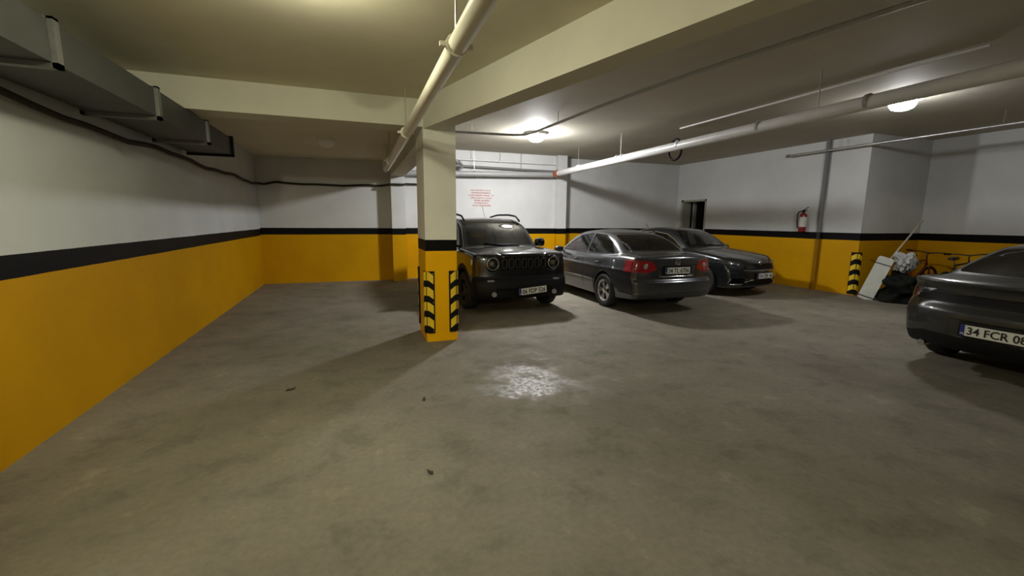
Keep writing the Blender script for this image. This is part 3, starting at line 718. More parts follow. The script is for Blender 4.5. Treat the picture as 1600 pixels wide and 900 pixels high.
# ---- boxy off-roader -------------------------------------------------------------------------------
def car_offroader(front, ang):
    S = dict(L=4.24, W=1.80, H=1.68, axles=(0.84, 3.41), tr=0.345, arch=0.405, belt=1.06, xm=1.85, yb=0.83, th=0.22, tc=0.12, cf=0.17, cr=0.10, pf=3.2, round=0.055, crown=0.045, rcrown=0.06, rround=0.09, bow=0.05, pin=0.02, blend=0.03, cx0=0.07,
        plan=[(-0.1, 0.95), (0.3, 0.98), (0.9, 1.0), (3.4, 1.0), (4.0, 0.985), (4.3, 0.96)],
        side=[(0.1, 0.94), (0.3, 0.97), (0.5, 0.995), (0.75, 1.0), (0.95, 0.985), (1.1, 0.955), (1.3, 0.92)],
        deck=[(-0.1, 1.02), (0.5, 1.06), (2.9, 1.09), (3.2, 1.12), (3.7, 1.10), (4.05, 1.065), (4.3, 1.03)],
        roof=[(-0.3, 0.55), (0.0, 0.85), (0.16, 1.20), (0.32, 1.52), (0.50, 1.62), (1.0, 1.665), (1.7, 1.675), (2.2, 1.655), (2.50, 1.58), (3.06, 1.12), (3.5, 0.72), (4.4, 0.2)],
        front=[(0.1, 4.08), (0.25, 4.19), (0.45, 4.24), (0.58, 4.22), (0.66, 4.17), (0.95, 4.15), (1.1, 4.12)],
        rear=[(0.1, 0.12), (0.3, 0.03), (0.5, 0.0), (0.65, 0.02), (1.0, 0.06), (1.2, 0.10)],
        sill=[(-0.1, 0.34), (0.4, 0.26), (0.9, 0.22), (3.4, 0.22), (3.9, 0.24), (4.3, 0.30)])
    def extra(f_, x, y, z):
        ay = np.abs(y)
        b = np.maximum(np.maximum(ay-0.50, np.abs(z-0.885)-0.10), 4.13-x)          # recessed grille band
        f_ = smax(f_, -b, 0.02)
        hl = np.maximum(np.hypot(ay-0.575, z-0.885)-0.125, 4.10-x)                      # headlamp wells
        f_ = smax(f_, -hl, 0.015)
        lowi = np.maximum(np.maximum(ay-0.52, np.abs(z-0.40)-0.055), 4.17-x)
        f_ = smax(f_, -lowi, 0.02)
        hood = np.maximum(np.maximum(np.abs(ay-0.50+0.03*(x-3.2))-0.012, np.abs(x-3.65)-0.47), 1.02-z)
        f_ = f_+0.012*np.exp(-((ay-0.42-0.05*(3.9-x))/0.03)**2)*(z > 0.98)*(x > 3.1)
        return f_
    S['extra'] = extra
    L = S['L']; d = Vector((math.sin(ang), -math.cos(ang), 0)); c = Vector((*front, 0))-d*(L/2)
    root = empty('off_road_car', c, math.atan2(d.y, d.x), 'black boxy off-road car with roof rails and round headlamps parked beside the column', 'car')
    car = Car(S)
    W1 = rpoly([(-0.68, 1.135), (0.68, 1.135), (0.60, 1.585), (-0.60, 1.585)], 0.05)
    reg = [('windscreen', 'yz', W1, fr(0.3), 'glass_tint'), ('rear_window', 'yz', rpoly([(-0.62, 1.12), (0.62, 1.12), (0.56, 1.50), (-0.56, 1.50)], 0.05), rear(0.3), 'glass_tint')]
    for sg in (1, -1):
        for nm, pl in (('front_side_window', [(1.82, 1.11), (2.72, 1.13), (2.42, 1.52), (1.84, 1.55)]), ('rear_side_window', [(0.98, 1.11), (1.74, 1.11), (1.76, 1.55), (0.99, 1.54)]), ('quarter_window', [(0.36, 1.13), (0.88, 1.11), (0.90, 1.53), (0.52, 1.50)])):
            reg.append((nm, 'xz', rpoly(pl, 0.04), sidec(sg), 'glass_tint'))
    reg.append(('lower_cladding', 'xz', [(-0.2, 0.0), (4.4, 0.0), (4.4, 0.67), (4.0, 0.67), (3.86, 0.52), (3.86, 0.345), (2.95, 0.345), (2.95, 0.33), (1.3, 0.33), (1.3, 0.345), (0.38, 0.345), (0.38, 0.52), (-0.2, 0.52)], lambda c, n: c[:, 2] < 0.7, 'plastic_black'))
    arc = lambda xa: [(xa+0.50*math.cos(a), S['tr']+0.50*math.sin(a)) for a in np.linspace(-0.3, math.pi+0.3, 24)]
    for xa in S['axles']:
        for sg in (1, -1): reg.append(('wheel_arch_cladding', 'xz', arc(xa), sidec(sg, 0.0), 'plastic_black'))
    split_body(car, H_, reg, root, 'paint_black_blue')
    X = lambda x: x-L/2
    # grille: a frame of seven slots
    gx = 4.135
    gp = MB().box((X(gx)-0.02, -0.46, 0.785), (X(gx)+0.006, 0.46, 0.985)).build('grille', 'gloss_black', root)
    for k in range(7):
        y = (k-3)*0.122; V = []
        zz = [(a, 0.885+0.082*math.copysign(abs(math.sin(t))**0.6, math.sin(t))) for t in np.linspace(0, 2*math.pi, 25) for a in [0.042*math.copysign(abs(math.cos(t))**0.6, math.cos(t))]]
        MB().tube([(X(gx)+0.016, y+a, z) for a, z in zz], 0.011, 8, caps=False).build('slot_surround', 'alloy_dark', gp, smooth=True)
    for sg in (1, -1):
        cx, cy, cz = X(4.105), sg*0.575, 0.885
        h = MB().lathe([(0.0, 0.0), (0.10, 0.0), (0.108, 0.03), (0.118, 0.045)], 32, 'x', (cx-0.02, cy, cz)).build('headlamp', 'gloss_black', root, smooth=True)
        MB().lathe([(0.094, 0.03), (0.104, 0.042), (0.112, 0.03)], 32, 'x', (cx+0.008, cy, cz)).build('headlamp_ring', 'chrome', h, smooth=True)
        MB().lathe([(0.045, 0.0), (0.04, 0.025), (0.02, 0.04), (0.001, 0.044)], 20, 'x', (cx+0.0, cy, cz)).build('projector', 'lamp_clear', h, smooth=True)
        MB().lathe([(0.105, 0.025), (0.09, 0.05), (0.05, 0.07), (0.001, 0.078)], 28, 'x', (cx+0.0, cy, cz)).build('headlamp_glass', 'glass_clear', h, smooth=True)
        e = car.end([sg*0.57], [0.37])[0]
        fl = MB().lathe([(0.001, 0.012), (0.03, 0.010), (0.040, 0.02), (0.045, 0.0)], 20, 'x', (X(e[0])+0.008, e[1], e[2])).build('fog_lamp', 'lamp_clear', root, smooth=True)
        e = car.end([sg*0.62], [0.60])[0]
        MB().rbox((X(e[0])+0.004, sg*0.62, 0.60), (0.02, 0.065, 0.018), 4).build('turn_signal', 'lamp_clear', root, smooth=True)
        e = car.side([3.92], [0.90], sg)[0]
        MB().rbox((X(e[0]), e[1]-sg*0.005, e[2]), (0.035, 0.02, 0.055), 2.5).build('side_marker', 'marker_white', root, smooth=True)
        tp = [(0.55, 1.60), (0.70, 1.685), (1.2, 1.735), (1.9, 1.735), (2.35, 1.70), (2.52, 1.60)]
        MB().tube(bend([(X(x), sg*0.60, z) for x, z in tp], 0.12), 0.020, 10).build('roof_rail', 'plastic_black', root, smooth=True)
        wp = [car.end([yy], [zz])[0] for yy, zz in ((sg*0.10+0.28, 1.13), (sg*0.10+0.05, 1.15), (sg*0.10-0.25, 1.17))]
        MB().tube([(X(p[0])+0.02, p[1], p[2]) for p in wp], 0.010, 6).build('wiper', 'plastic_black', root, smooth=True)
        for xs in (1.78, 2.80): ribbon(car, car.side(np.full(16, xs), np.linspace(0.36, 1.07, 16), sg), root, 'strip_black', 0.004, 'panel_gap', L)
    ribbon(car, car.top(np.full(30, 4.02), np.linspace(-0.72, 0.72, 30)), root, 'strip_black', 0.005, 'panel_gap', L)
    for sg in (1, -1): ribbon(car, car.top(np.linspace(3.12, 4.02, 20), np.full(20, sg*0.745)), root, 'strip_black', 0.004, 'panel_gap', L)
    mirror_part(root, car, 2.72, 0.985, 1.17, 'gloss_black', L, (0.07, 0.11, 0.09))
    e = car.end([0], [0.50])[0]
    plate(root, '06 FDP 526', (X(e[0])+0.032, 0.12, 0.42), 1, tilt=R(-4.5))
    MB().tube([(X(0.75), -0.0+0.45, 1.655), (X(0.55), 0.45, 1.95)], 0.004, 6).build('antenna', 'plastic_black', root)
    for xa in S['axles']:
        for sg in (1, -1): wheel(root, X(xa), sg*0.785, S['tr'], 0.215, 'alloy_dark', 'single', sg)
    seats(root, S, L, 0.42)
    return root
car_offroader((2.72, 6.93), R(3))

# ---- saloons ---------------------------------------------------------------------------------------
def saloon_spec(**kw):
    S = dict(L=4.64, W=1.78, H=1.45, axles=(1.06, 3.71), tr=0.318, arch=0.365, belt=0.93, xm=1.95, yb=0.815, th=0.42, tc=0.22, cf=0.30, cr=0.17, pf=2.4, pr=3.0, round=0.07, crown=0.06, rcrown=0.12, rround=0.08, bow=0.12, pin=0.06, blend=0.035,
        plan=[(-0.1, 0.93), (0.35, 0.965), (0.9, 0.99), (1.5, 1.0), (3.3, 1.0), (3.9, 0.985), (4.4, 0.94), (4.75, 0.90)],
        side=[(0.1, 0.91), (0.25, 0.955), (0.45, 0.99), (0.62, 1.0), (0.78, 0.985), (0.90, 0.955), (1.05, 0.90), (1.3, 0.80)],
        deck=[(-0.1, 1.00), (0.12, 1.035), (0.5, 1.05), (1.0, 1.02), (2.4, 0.975), (3.2, 0.985), (3.6, 0.945), (4.1, 0.865), (4.45, 0.775), (4.75, 0.64)],
        roof=[(-0.6, 0.5), (0.2, 0.93), (0.55, 1.07), (1.05, 1.31), (1.45, 1.41), (2.0, 1.452), (2.5, 1.41), (2.75, 1.33), (3.3, 1.00), (3.8, 0.70), (4.8, 0.2)],
        front=[(0.1, 4.50), (0.2, 4.57), (0.4, 4.64), (0.55, 4.63), (0.70, 4.57), (0.85, 4.45), (1.0, 4.3)],
        rear=[(0.1, 0.16), (0.25, 0.05), (0.42, 0.0), (0.56, 0.0), (0.64, 0.05), (0.8, 0.055), (0.95, 0.07), (1.05, 0.09), (1.2, 0.14)],
        sill=[(-0.1, 0.30), (0.5, 0.24), (1.1, 0.19), (3.7, 0.19), (4.2, 0.20), (4.75, 0.26)],
        wind=[(-0.69, 1.02), (0.69, 1.02), (0.55, 1.365), (-0.55, 1.365)], back=[(-0.62, 1.085), (0.62, 1.085), (0.50, 1.355), (-0.50, 1.355)],
        sw=[('front_side_window', [(1.90, 0.985), (2.98, 0.985), (2.62, 1.20), (2.35, 1.315), (1.93, 1.365)]), ('rear_side_window', [(0.92, 1.02), (1.82, 0.99), (1.85, 1.365), (1.45, 1.345), (1.12, 1.22)])])
    S.update(kw); return S
def saloon(name, label, S, paint, centre, rz, regions=(), extra_build=None, glass='glass_clear', rim='alloy', style='twin', backglass='glass_tint'):
    L = S['L']; root = empty(name, (*centre, 0), rz, label, 'car'); car = Car(S); X = lambda x: x-L/2
    reg = [('windscreen', 'yz', rpoly(S['wind'], 0.06), fr(0.3), glass), ('rear_window', 'yz', rpoly(S['back'], 0.07), rear(0.25), backglass)]
    for sg in (1, -1):
        for nm, pl in S['sw']: reg.append((nm, 'xz', rpoly(pl, 0.035), sidec(sg, 0.3), glass))
    reg += list(regions)
    split_body(car, S.get('h', H_), reg, root, paint)
    for sg in (1, -1):
        for pts in (dens([(1.90, 0.93), (1.86, 0.70), (1.84, 0.30)]), dens([(2.95, 0.95), (3.02, 0.75), (2.98, 0.30)]), dens([(0.98, 0.98), (1.25, 0.78), (1.42, 0.55), (1.46, 0.30)])):
            ribbon(car, car.side(pts[:, 0], pts[:, 1], sg), root, 'strip_black', 0.004, 'panel_gap', L)
        for xh in (1.22, 2.10):
            e = car.side([xh, xh+0.16], [0.84, 0.835], sg)
            MB().tube([(X(e[0][0]), e[0][1]+sg*0.02, e[0][2]), (X(e[1][0]), e[1][1]+sg*0.02, e[1][2])], 0.014, 8).build('door_handle', paint, root, smooth=True)
        for nm, pl in S['sw']:
            pts = dens(rpoly(pl, 0.035), 0.03, True); ribbon(car, car.side(pts[:, 0], pts[:, 1], sg), root, S.get('trim', 'plastic_black'), S.get('trim_r', 0.008), 'window_trim', L)
    mirror_part(root, car, 2.88, 0.95, 0.99, paint, L, (0.065, 0.105, 0.065))
    for xa in S['axles']:
        for sg in (1, -1): wheel(root, X(xa), sg*(S['W']/2-0.115), S['tr'], 0.205, rim, style, sg)
    seats(root, S, L)
    if extra_build: extra_build(root, car, X, S)
    return root

# grey saloon seen from the rear
def ex_grey(f_, x, y, z):
    ay = np.abs(y)
    b = np.maximum(np.maximum(ay-0.36, np.abs(z-0.765)-0.085), x-0.085)
    f_ = smax(f_, -b, 0.02)
    f_ = f_-0.016*np.exp(-((z-0.755)/0.03)**2)*(ay > 0.6)*0.6
    f_ = f_-0.010*np.exp(-((z-0.36)/0.02)**2)*(x < 0.6)
    return f_
S1 = saloon_spec(extra=ex_grey)
tl = lambda sg: rpoly([(sg*0.42, 0.80), (sg*0.50, 0.935), (sg*0.90, 0.965), (sg*0.95, 0.76), (sg*0.60, 0.735)], 0.02)
reg1 = [('tail_lamp', 'yz', tl(1), lambda c, n: (c[:, 0] < 0.42) & (n[:, 2] < 0.8), 'lamp_red'), ('tail_lamp', 'yz', tl(-1), lambda c, n: (c[:, 0] < 0.42) & (n[:, 2] < 0.8), 'lamp_red'),
        ('rear_diffuser', 'yz', [(-0.6, 0.0), (0.6, 0.0), (0.6, 0.30), (-0.6, 0.30)], lambda c, n: c[:, 0] < 0.5, 'plastic_black')]
def build_grey(root, car, X, S):
    e = car.end([0], [0.775], False)[0]
    plate(root, '34 TL 6706', (X(e[0])-0.034, 0, 0.775), -1)
    pts = car.end(np.linspace(-0.33, 0.33, 16), np.full(16, 0.672), False)
    MB().tube([(X(p[0])-0.008, p[1], p[2]) for p in pts], 0.013, 8).build('chrome_strip', 'chrome', root, smooth=True)
    for zz, wdt in ((0.60, 0.72), (0.36, 0.70)):
        pts = car.end(np.linspace(-wdt, wdt, 30), np.full(30, zz), False); ribbon(car, pts, root, 'strip_black', 0.005, 'panel_gap', S['L'])
    e = car.end([0], [0.925], False)[0]
    b = MB().lathe([(0.055, 0.0), (0.055, -0.010), (0.047, -0.014), (0.044, -0.008), (0.001, -0.008)], 28, 'x', (X(e[0]), 0, 0.925)).build('badge', 'chrome', root, auto=40)
    m = MB()
    for s1 in (1, -1):
        m.tube([(X(e[0])-0.012, s1*0.024, 0.962), (X(e[0])-0.012, 0, 0.932)], 0.004, 6)
        m.tube([(X(e[0])-0.012, s1*0.040, 0.945), (X(e[0])-0.012, s1*0.018, 0.890), (X(e[0])-0.012, 0, 0.925)], 0.004, 6)
    tag(m.build('badge_letters', 'chrome', b), kind='stuff')
    for sg in (1, -1):
        pts = car.top(np.linspace(0.16, 0.62, 12), np.full(12, sg*0.66)); ribbon(car, pts, root, 'strip_black', 0.004, 'panel_gap', S['L'])
        e = car.end([sg*0.62], [0.85], False)[0]
        MB().lathe([(0.05, 0), (0.045, -0.006), (0.001, -0.010)], 20, 'x', (X(e[0]), e[1], e[2])).build('tail_bulb', 'lamp_clear', root, smooth=True)
saloon('saloon_car', 'grey saloon car with red tail lamps and silver alloy wheels, nose to back wall', S1, 'paint_grey', (5.27, 6.12+2.32), R(90), reg1, build_grey)

# dark saloon facing the camera side
def ex_dark(f_, x, y, z):
    ay = np.abs(y)
    g = np.maximum(np.maximum(ay-0.50+(0.76-z)*0.4, np.abs(z-0.665)-0.055), 4.42-x)
    f_ = smax(f_, -g, 0.02)
    lo = np.maximum(np.maximum(ay-0.52, np.abs(z-0.33)-0.05), 4.46-x)
    f_ = smax(f_, -lo, 0.02)
    fg = np.maximum(np.maximum(np.abs(ay-0.66)-0.13, np.abs(z-0.37)-0.06), 4.22-x)
    f_ = smax(f_, -fg, 0.02)
    return f_
S2 = saloon_spec(L=4.54, W=1.79, H=1.49, axles=(1.02, 3.66), trim='chrome', trim_r=0.010, extra=ex_dark,
    deck=[(-0.1, 1.02), (0.12, 1.055), (0.5, 1.07), (1.0, 1.03), (2.4, 0.985), (3.15, 1.01), (3.6, 0.975), (4.1, 0.90), (4.36, 0.82), (4.65, 0.66)],
    front=[(0.1, 4.40), (0.2, 4.47), (0.4, 4.54), (0.55, 4.53), (0.70, 4.48), (0.85, 4.38), (1.0, 4.25)],
    roof=[(-0.6, 0.5), (0.2, 0.95), (0.5, 1.08), (1.0, 1.33), (1.45, 1.45), (1.95, 1.49), (2.4, 1.46), (2.7, 1.37), (3.28, 1.03), (3.8, 0.70), (4.8, 0.2)],
    wind=[(-0.70, 1.045), (0.70, 1.045), (0.56, 1.40), (-0.56, 1.40)])
hl = lambda sg: rpoly([(sg*0.50, 0.655), (sg*0.52, 0.74), (sg*0.80, 0.80), (sg*0.92, 0.86), (sg*0.92, 0.76), (sg*0.70, 0.665)], 0.02)
reg2 = [('headlamp', 'yz', hl(s1), lambda c, n: (c[:, 0] > 3.75) & (n[:, 2] < 0.9), 'lamp_smoke') for s1 in (1, -1)]
reg2 += [('grille', 'yz', [(-0.56, 0.59), (0.56, 0.59), (0.53, 0.735), (-0.53, 0.735)], lambda c, n: c[:, 0] > 4.1, 'gloss_black'),
         ('lower_intake', 'yz', [(-0.56, 0.265), (0.56, 0.265), (0.56, 0.395), (-0.56, 0.395)], lambda c, n: c[:, 0] > 4.1, 'plastic_black')]
reg2 += [('fog_lamp_recess', 'yz', [(s1*0.52, 0.30), (s1*0.80, 0.30), (s1*0.80, 0.44), (s1*0.52, 0.44)], lambda c, n: c[:, 0] > 3.9, 'plastic_black') for s1 in (1, -1)]
def build_dark(root, car, X, S):
    e = car.end([0], [0.50], True)[0]
    plate(root, '34 CEK 46', (X(e[0])+0.036, 0, 0.475), 1)
    m = MB()
    for k in range(9):
        z = 0.615+k*0.0125
        pts = car.end(np.linspace(-0.50, 0.50, 14), np.full(14, z), True); m.tube([(X(p[0])+0.004, p[1], p[2]) for p in pts], 0.0035, 5)
    tag(m.build('grille_bars', 'alloy_dark', root), kind='stuff')
    ys_ = np.linspace(-0.55, 0.55, 24); pts = car.end(ys_, 0.585+0.02*np.abs(ys_/0.55)**3, True)
    MB().tube([(X(p[0])+0.004, p[1], p[2]) for p in pts], 0.008, 8).build('grille_trim', 'chrome', root, smooth=True)
    e = car.end([0], [0.76], True)[0]
    MB().lathe([(0.045, -0.012), (0.045, 0.008), (0.035, 0.012), (0.001, 0.012)], 24, 'x', (X(e[0]), 0, 0.745)).build('badge', 'chrome', root, auto=40)
    for sg in (1, -1):
        pl = dens([(sg*0.80, 0.42), (sg*0.82, 0.33), (sg*0.76, 0.295), (sg*0.56, 0.30), (sg*0.50, 0.345), (sg*0.30, 0.40)], 0.03)
        pts = car.end(pl[:, 0], pl[:, 1], True)
        MB().tube([(X(p[0])+0.006, p[1], p[2]) for p in pts], 0.011, 8).build('fog_lamp_trim', 'chrome', root, smooth=True)
        e = car.end([sg*0.68], [0.375], True)[0]
        MB().lathe([(0.045, 0.0), (0.04, 0.012), (0.001, 0.02)], 20, 'x', (X(e[0]), e[1], e[2])).build('fog_lamp', 'lamp_clear', root, smooth=True)
        for yy, zz in ((0.62, 0.715), (0.75, 0.755)):
            e = car.end([sg*yy], [zz], True)[0]
            MB().rbox((X(e[0])-0.005, e[1], e[2]), (0.02, 0.035, 0.026), 2.2, 14, 8).build('projector', 'lamp_clear', root, smooth=True)
        pts = car.top(np.linspace(3.25, 4.36, 20), sg*(0.70-0.10*((np.linspace(3.25, 4.36, 20)-3.25)/1.1)**2)); ribbon(car, pts, root, 'strip_black', 0.004, 'panel_gap', S['L'])
        wp = [car.end([sg*0.1+yy], [zz], True)[0] for yy, zz in ((0.30, 1.05), (0.0, 1.065), (-0.25, 1.085))]
        MB().tube([(X(p[0])+0.012, p[1], p[2]) for p in wp], 0.008, 6).build('wiper', 'plastic_black', root, smooth=True)
    MB().tube([(X(1.15), 0, 1.40), (X(1.0), 0, 1.56)], 0.006, 6).build('antenna', 'plastic_black', root)
A2 = R(9); d2_ = Vector((math.sin(A2), -math.cos(A2), 0)); c2 = Vector((8.33, 7.05, 0))-d2_*2.27
saloon('saloon_car', 'dark green-grey saloon car with chrome window line parked facing out beside the grey saloon', S2, 'paint_dark_green_grey', (c2.x, c2.y), math.atan2(d2_.y, d2_.x), reg2, build_dark, rim='alloy_dark')

# grey saloon cut by the right edge, tail towards the middle of the garage
def ex_mid(f_, x, y, z):
    ay = np.abs(y)
    f_ = f_-0.030*np.exp(-((z-1.0)/0.035)**2)*(x < 0.6)
    b = np.maximum(np.maximum(ay-0.70, np.abs(z-0.83)-0.04), x-0.075)
    f_ = smax(f_, -b, 0.02)
    p = np.maximum(np.maximum(ay-0.33, np.abs(z-0.53)-0.085), x-0.025)
    return smax(f_, -p, 0.02)
S3 = saloon_spec(L=4.68, W=1.82, H=1.44, axles=(1.02, 3.72), extra=ex_mid, cr=0.30, pr=2.6, h=0.0165,
    rear=[(0.1, 0.20), (0.28, 0.08), (0.40, 0.02), (0.55, 0.0), (0.68, 0.01), (0.78, 0.06), (0.9, 0.07), (1.0, 0.06), (1.05, 0.09), (1.2, 0.16)],
    deck=[(-0.1, 1.00), (0.12, 1.04), (0.45, 1.05), (1.0, 1.02), (2.4, 0.975), (3.2, 0.985), (3.6, 0.945), (4.1, 0.865), (4.45, 0.775), (4.75, 0.64)],
    roof=[(-0.6, 0.5), (0.1, 0.93), (0.42, 1.07), (1.0, 1.29), (1.45, 1.40), (2.0, 1.44), (2.5, 1.40), (2.75, 1.32), (3.3, 1.00), (3.8, 0.70), (4.8, 0.2)])
t3 = lambda sg: rpoly([(sg*0.70, 0.79), (sg*0.70, 0.875), (sg*0.98, 0.93), (sg*0.98, 0.78)], 0.02)
reg3 = [('tail_lamp', 'yz', t3(s1), lambda c, n: (c[:, 0] < 0.55) & (n[:, 2] < 0.8), 'lamp_red_dark') for s1 in (1, -1)]
reg3 += [('gloss_band', 'yz', [(-0.71, 0.78), (0.71, 0.78), (0.71, 0.88), (-0.71, 0.88)], lambda c, n: c[:, 0] < 0.4, 'plastic_black'),
         ('rear_diffuser', 'yz', [(-1.0, 0.0), (1.0, 0.0), (1.0, 0.37), (0.75, 0.40), (0.6, 0.44), (-0.6, 0.44), (-0.75, 0.40), (-1.0, 0.37)], lambda c, n: c[:, 0] < 0.62, 'plastic_black')]
def build_mid(root, car, X, S):
    e = car.end([0], [0.53], False)[0]
    plate(root, '34 FCR 08', (X(e[0])-0.034, -0.04, 0.53), -1)
    for sg in (1, -1):
        e = car.end([sg*0.62], [0.30], False)[0]
        MB().tube([(X(e[0])+0.10, e[1], 0.27), (X(e[0])-0.02, e[1], 0.27)], 0.035, 16).build('exhaust_tip', 'chrome', root, auto=50)
        pts = car.top(np.linspace(0.14, 0.50, 12), np.full(12, sg*0.68)); ribbon(car, pts, root, 'strip_black', 0.004, 'panel_gap', S['L'])
        e = car.side([0.30], [0.62], sg)[0]
        MB().rbox((X(e[0]), e[1], e[2]), (0.03, 0.01, 0.012), 3, 12, 6).build('reflector', 'lamp_clear', root, smooth=True)
saloon('saloon_car', 'dark grey saloon car with black tail band between right wall and open floor', S3, 'paint_mid_grey', (5.93+2.34, 2.40), 0.0, reg3, build_mid, rim='alloy_dark')

# ------------------------------------------------------------------ things by the right corner
def bicycle(label, loc, rz, lean, fm, tyre_r=0.33, group=None):
    t = empty('bicycle', loc, rz, label, 'bicycle', group)
    t.rotation_euler = (lean, 0, rz)
    wb = 1.02; r = tyre_r
    for x in (0, wb):
        wv = MB().tube([(x+r*0.965*math.cos(a), 0, r+r*0.965*math.sin(a)) for a in np.linspace(0, 2*math.pi, 37)], 0.024, 10, caps=False).build('wheel', 'tyre', t, smooth=True)
        MB().tube([(x+r*0.88*math.cos(a), 0, r+r*0.88*math.sin(a)) for a in np.linspace(0, 2*math.pi, 37)], 0.012, 6, caps=False).build('rim', 'alloy_dark', wv, smooth=True)
        m = MB()
        for k in range(18):
            a = 2*math.pi*k/18; m.tube([(x+0.02*math.cos(a+1), 0.02*(-1)**k, r+0.02*math.sin(a+1)), (x+r*0.87*math.cos(a), 0, r+r*0.87*math.sin(a))], 0.0015, 4)
        m.tube([(x, -0.05, r), (x, 0.05, r)], 0.02, 10); tag(m.build('spokes', 'clamp_steel', wv), kind='stuff')
    bb = (0.42, 0, 0.29); st = (0.30, 0, 0.78); hd = (0.84, 0, 0.82); hb = (0.87, 0, 0.70)
    m = MB()
    for a, b, rr in ((bb, st, 0.017), (st, hd, 0.019), (bb, hb, 0.022), (hd, hb, 0.024)): m.tube([a, b], rr, 10)
    for sg in (1, -1):
        m.tube([(0, sg*0.06, r), (0.38, sg*0.03, 0.29)], 0.011, 8); m.tube([(0, sg*0.06, r), (0.31, sg*0.02, 0.72)], 0.010, 8)
    m.build('frame', fm, t, smooth=True)
    m = MB()
    for sg in (1, -1): m.tube(bend([(0.88, sg*0.0, 0.68), (0.885, sg*0.05, 0.64), (wb, sg*0.055, r)], 0.03), 0.014, 8)
    m.build('fork', fm, t, smooth=True)
    m = MB().tube([hd, (0.82, 0, 0.93), (0.87, 0, 0.97)], 0.014, 8); m.build('stem', 'bike_black', t, smooth=True)
    h = MB().tube(bend([(0.82, -0.31, 1.0), (0.86, -0.18, 1.0), (0.87, 0, 0.97), (0.86, 0.18, 1.0), (0.82, 0.31, 1.0)], 0.06), 0.013, 8).build('handlebar', 'bike_black', t, smooth=True)
    for sg in (1, -1): MB().tube([(0.825, sg*0.29, 1.0), (0.80, sg*0.40, 1.0)], 0.018, 8).build('grip', 'dark_rubber', h, smooth=True)
    MB().tube([st, (0.27, 0, 0.90)], 0.013, 8).build('seat_post', 'clamp_steel', t, smooth=True)
    MB().rbox((0.25, 0, 0.925), (0.13, 0.07, 0.035), 2.6).rbox((0.37, 0, 0.93), (0.08, 0.03, 0.025), 2.4).build('saddle', 'bike_black', t, smooth=True)
    m = MB().tube([(0.42, -0.05, 0.29), (0.42, 0.05, 0.29)], 0.025, 10)
    m.lathe([(0.09, 0.045), (0.09, 0.052), (0.001, 0.052)], 20, 'y', (0.42, 0, 0.29))
    m.tube([(0.42, 0.07, 0.29), (0.53, 0.08, 0.16)], 0.011, 6).tube([(0.42, -0.07, 0.29), (0.31, -0.08, 0.42)], 0.011, 6)
    m.box((0.49, 0.08, 0.145), (0.57, 0.17, 0.165)).box((0.27, -0.17, 0.41), (0.35, -0.08, 0.43)); m.build('crank', 'alloy_dark', t)
    return t
bicycle('black bicycle standing in the recess behind the dark heap', (11.25, 5.30, 0), R(2), R(-4), 'bike_black')
bicycle('dark red bicycle against the yellow recess wall', (11.25, 6.16, 0), R(0), R(3), 'bike_red')
# white slab leaning over towards the heap
t = empty('white_panel', (10.30, 6.20, 0.0), R(-115), 'tall white slab with two dark straps leaning by the right wall corner', 'panel')
t.rotation_euler = (R(0), R(17), R(-62))
sl = MB(); prof = rpoly([(-0.135, 0.0), (0.135, 0.0), (0.135, 0.96), (-0.135, 0.96)], 0.05)
n = len(prof)
sl.add([(x, -0.035, z) for x, z in prof]+[(x, 0.035, z) for x, z in prof], [tuple(range(n)), tuple(range(2*n-1, n-1, -1))]+[(i+n, (i+1) % n+n, (i+1) % n, i) for i in range(n)])
sl.build('slab', 'panel_white', t)
for z in (0.06, 0.80):
    MB().box((-0.142, -0.042, z), (0.142, 0.042, z+0.016)).build('strap', 'dark_rubber', t)
    MB().tube([(-0.142, 0, z+0.008), (-0.23, 0.01, z+0.02)], 0.007, 6).build('strap_tail', 'dark_rubber', t)
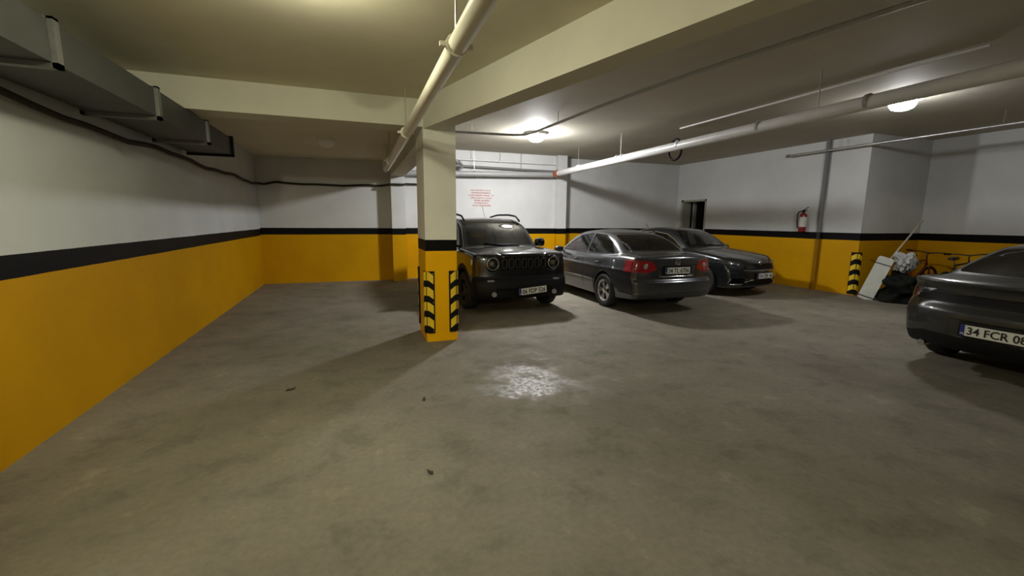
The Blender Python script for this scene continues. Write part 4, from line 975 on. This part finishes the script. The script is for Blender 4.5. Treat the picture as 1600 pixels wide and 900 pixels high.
# dark crumpled cover
def blob(name, mat, c, h, label, cat, amp, seed, fq=3.0, nu=64, nv=40, e=2.6):
    m = MB().rbox((0, 0, 0), h, e, nu, nv); rs = np.random.RandomState(seed)
    K = rs.normal(size=(14, 3))*fq; ph = rs.uniform(0, 6.28, 14)
    V = []
    for v in m.V:
        p = np.array(v); q = 0
        for k in range(14): q += math.sin(K[k]@p*2.2+ph[k])/(1+0.25*k)
        s_ = 1+amp*q*0.35
        p = p*s_; p[2] = max(p[2]+h[2], 0.0 if c[2] == 0 else -9)
        V.append(tuple(p))
    o = mk(name, V, m.F, mat, None, True); o.location = c
    return tag(o, label, cat)
blob('cover_heap', 'tarp_dark', (10.58, 5.66, 0), (0.25, 0.34, 0.29), 'dark crumpled cover heaped on the floor beside the white slab', 'cover', 0.45, 4, 8.0, 96, 64)
blob('rubbish_bag', 'tarp_dark', (10.45, 4.90, 0), (0.22, 0.22, 0.17), 'low dark bag slumped on the floor before the bicycles', 'bag', 0.45, 9, 9.0, 80, 50)
blob('plastic_bag', 'bag_grey', (10.66, 5.76, 0.64), (0.14, 0.16, 0.18), 'pale grey crumpled plastic bag on top of the dark heap', 'bag', 0.32, 12, 16.0, 96, 64, 3.4)
tag(MB().tube([(10.62, 6.04, 0.80), (10.95, 5.985, 1.20), (11.35, 5.92, 1.684)], [0.014, 0.016, 0.02], 10).build('broom_handle', 'stick_wood', smooth=True), 'long pale wooden pole sticking up from the dark heap', 'pole')
# dry leaves and scraps on the concrete
def leaf(x, y, s_, rz, label):
    V = [(-s_, 0, 0.002), (-s_*0.4, s_*0.45, 0.012), (s_*0.3, s_*0.35, 0.008), (s_, 0, 0.02), (s_*0.3, -s_*0.4, 0.006), (-s_*0.4, -s_*0.4, 0.014), (0, 0, 0.004)]
    o = mk('dry_leaf', V, [(0, 6, 1), (1, 6, 2), (2, 6, 3), (3, 6, 4), (4, 6, 5), (5, 6, 0)], 'leaf_brown'); o.location = (x, y, 0.0); o.rotation_euler = (0, 0, rz)
    so = o.modifiers.new('t', 'SOLIDIFY'); so.thickness = 0.002
    tag(o, label, 'leaf')
leaf(-0.66, 4.43, 0.05, 0.4, 'small brown dry leaf on the floor towards the left wall')
leaf(0.51, 3.80, 0.035, 1.4, 'tiny brown scrap on the floor before the column')
leaf(0.38, 2.62, 0.03, 2.2, 'tiny dark crumb in a pale patch of the concrete')
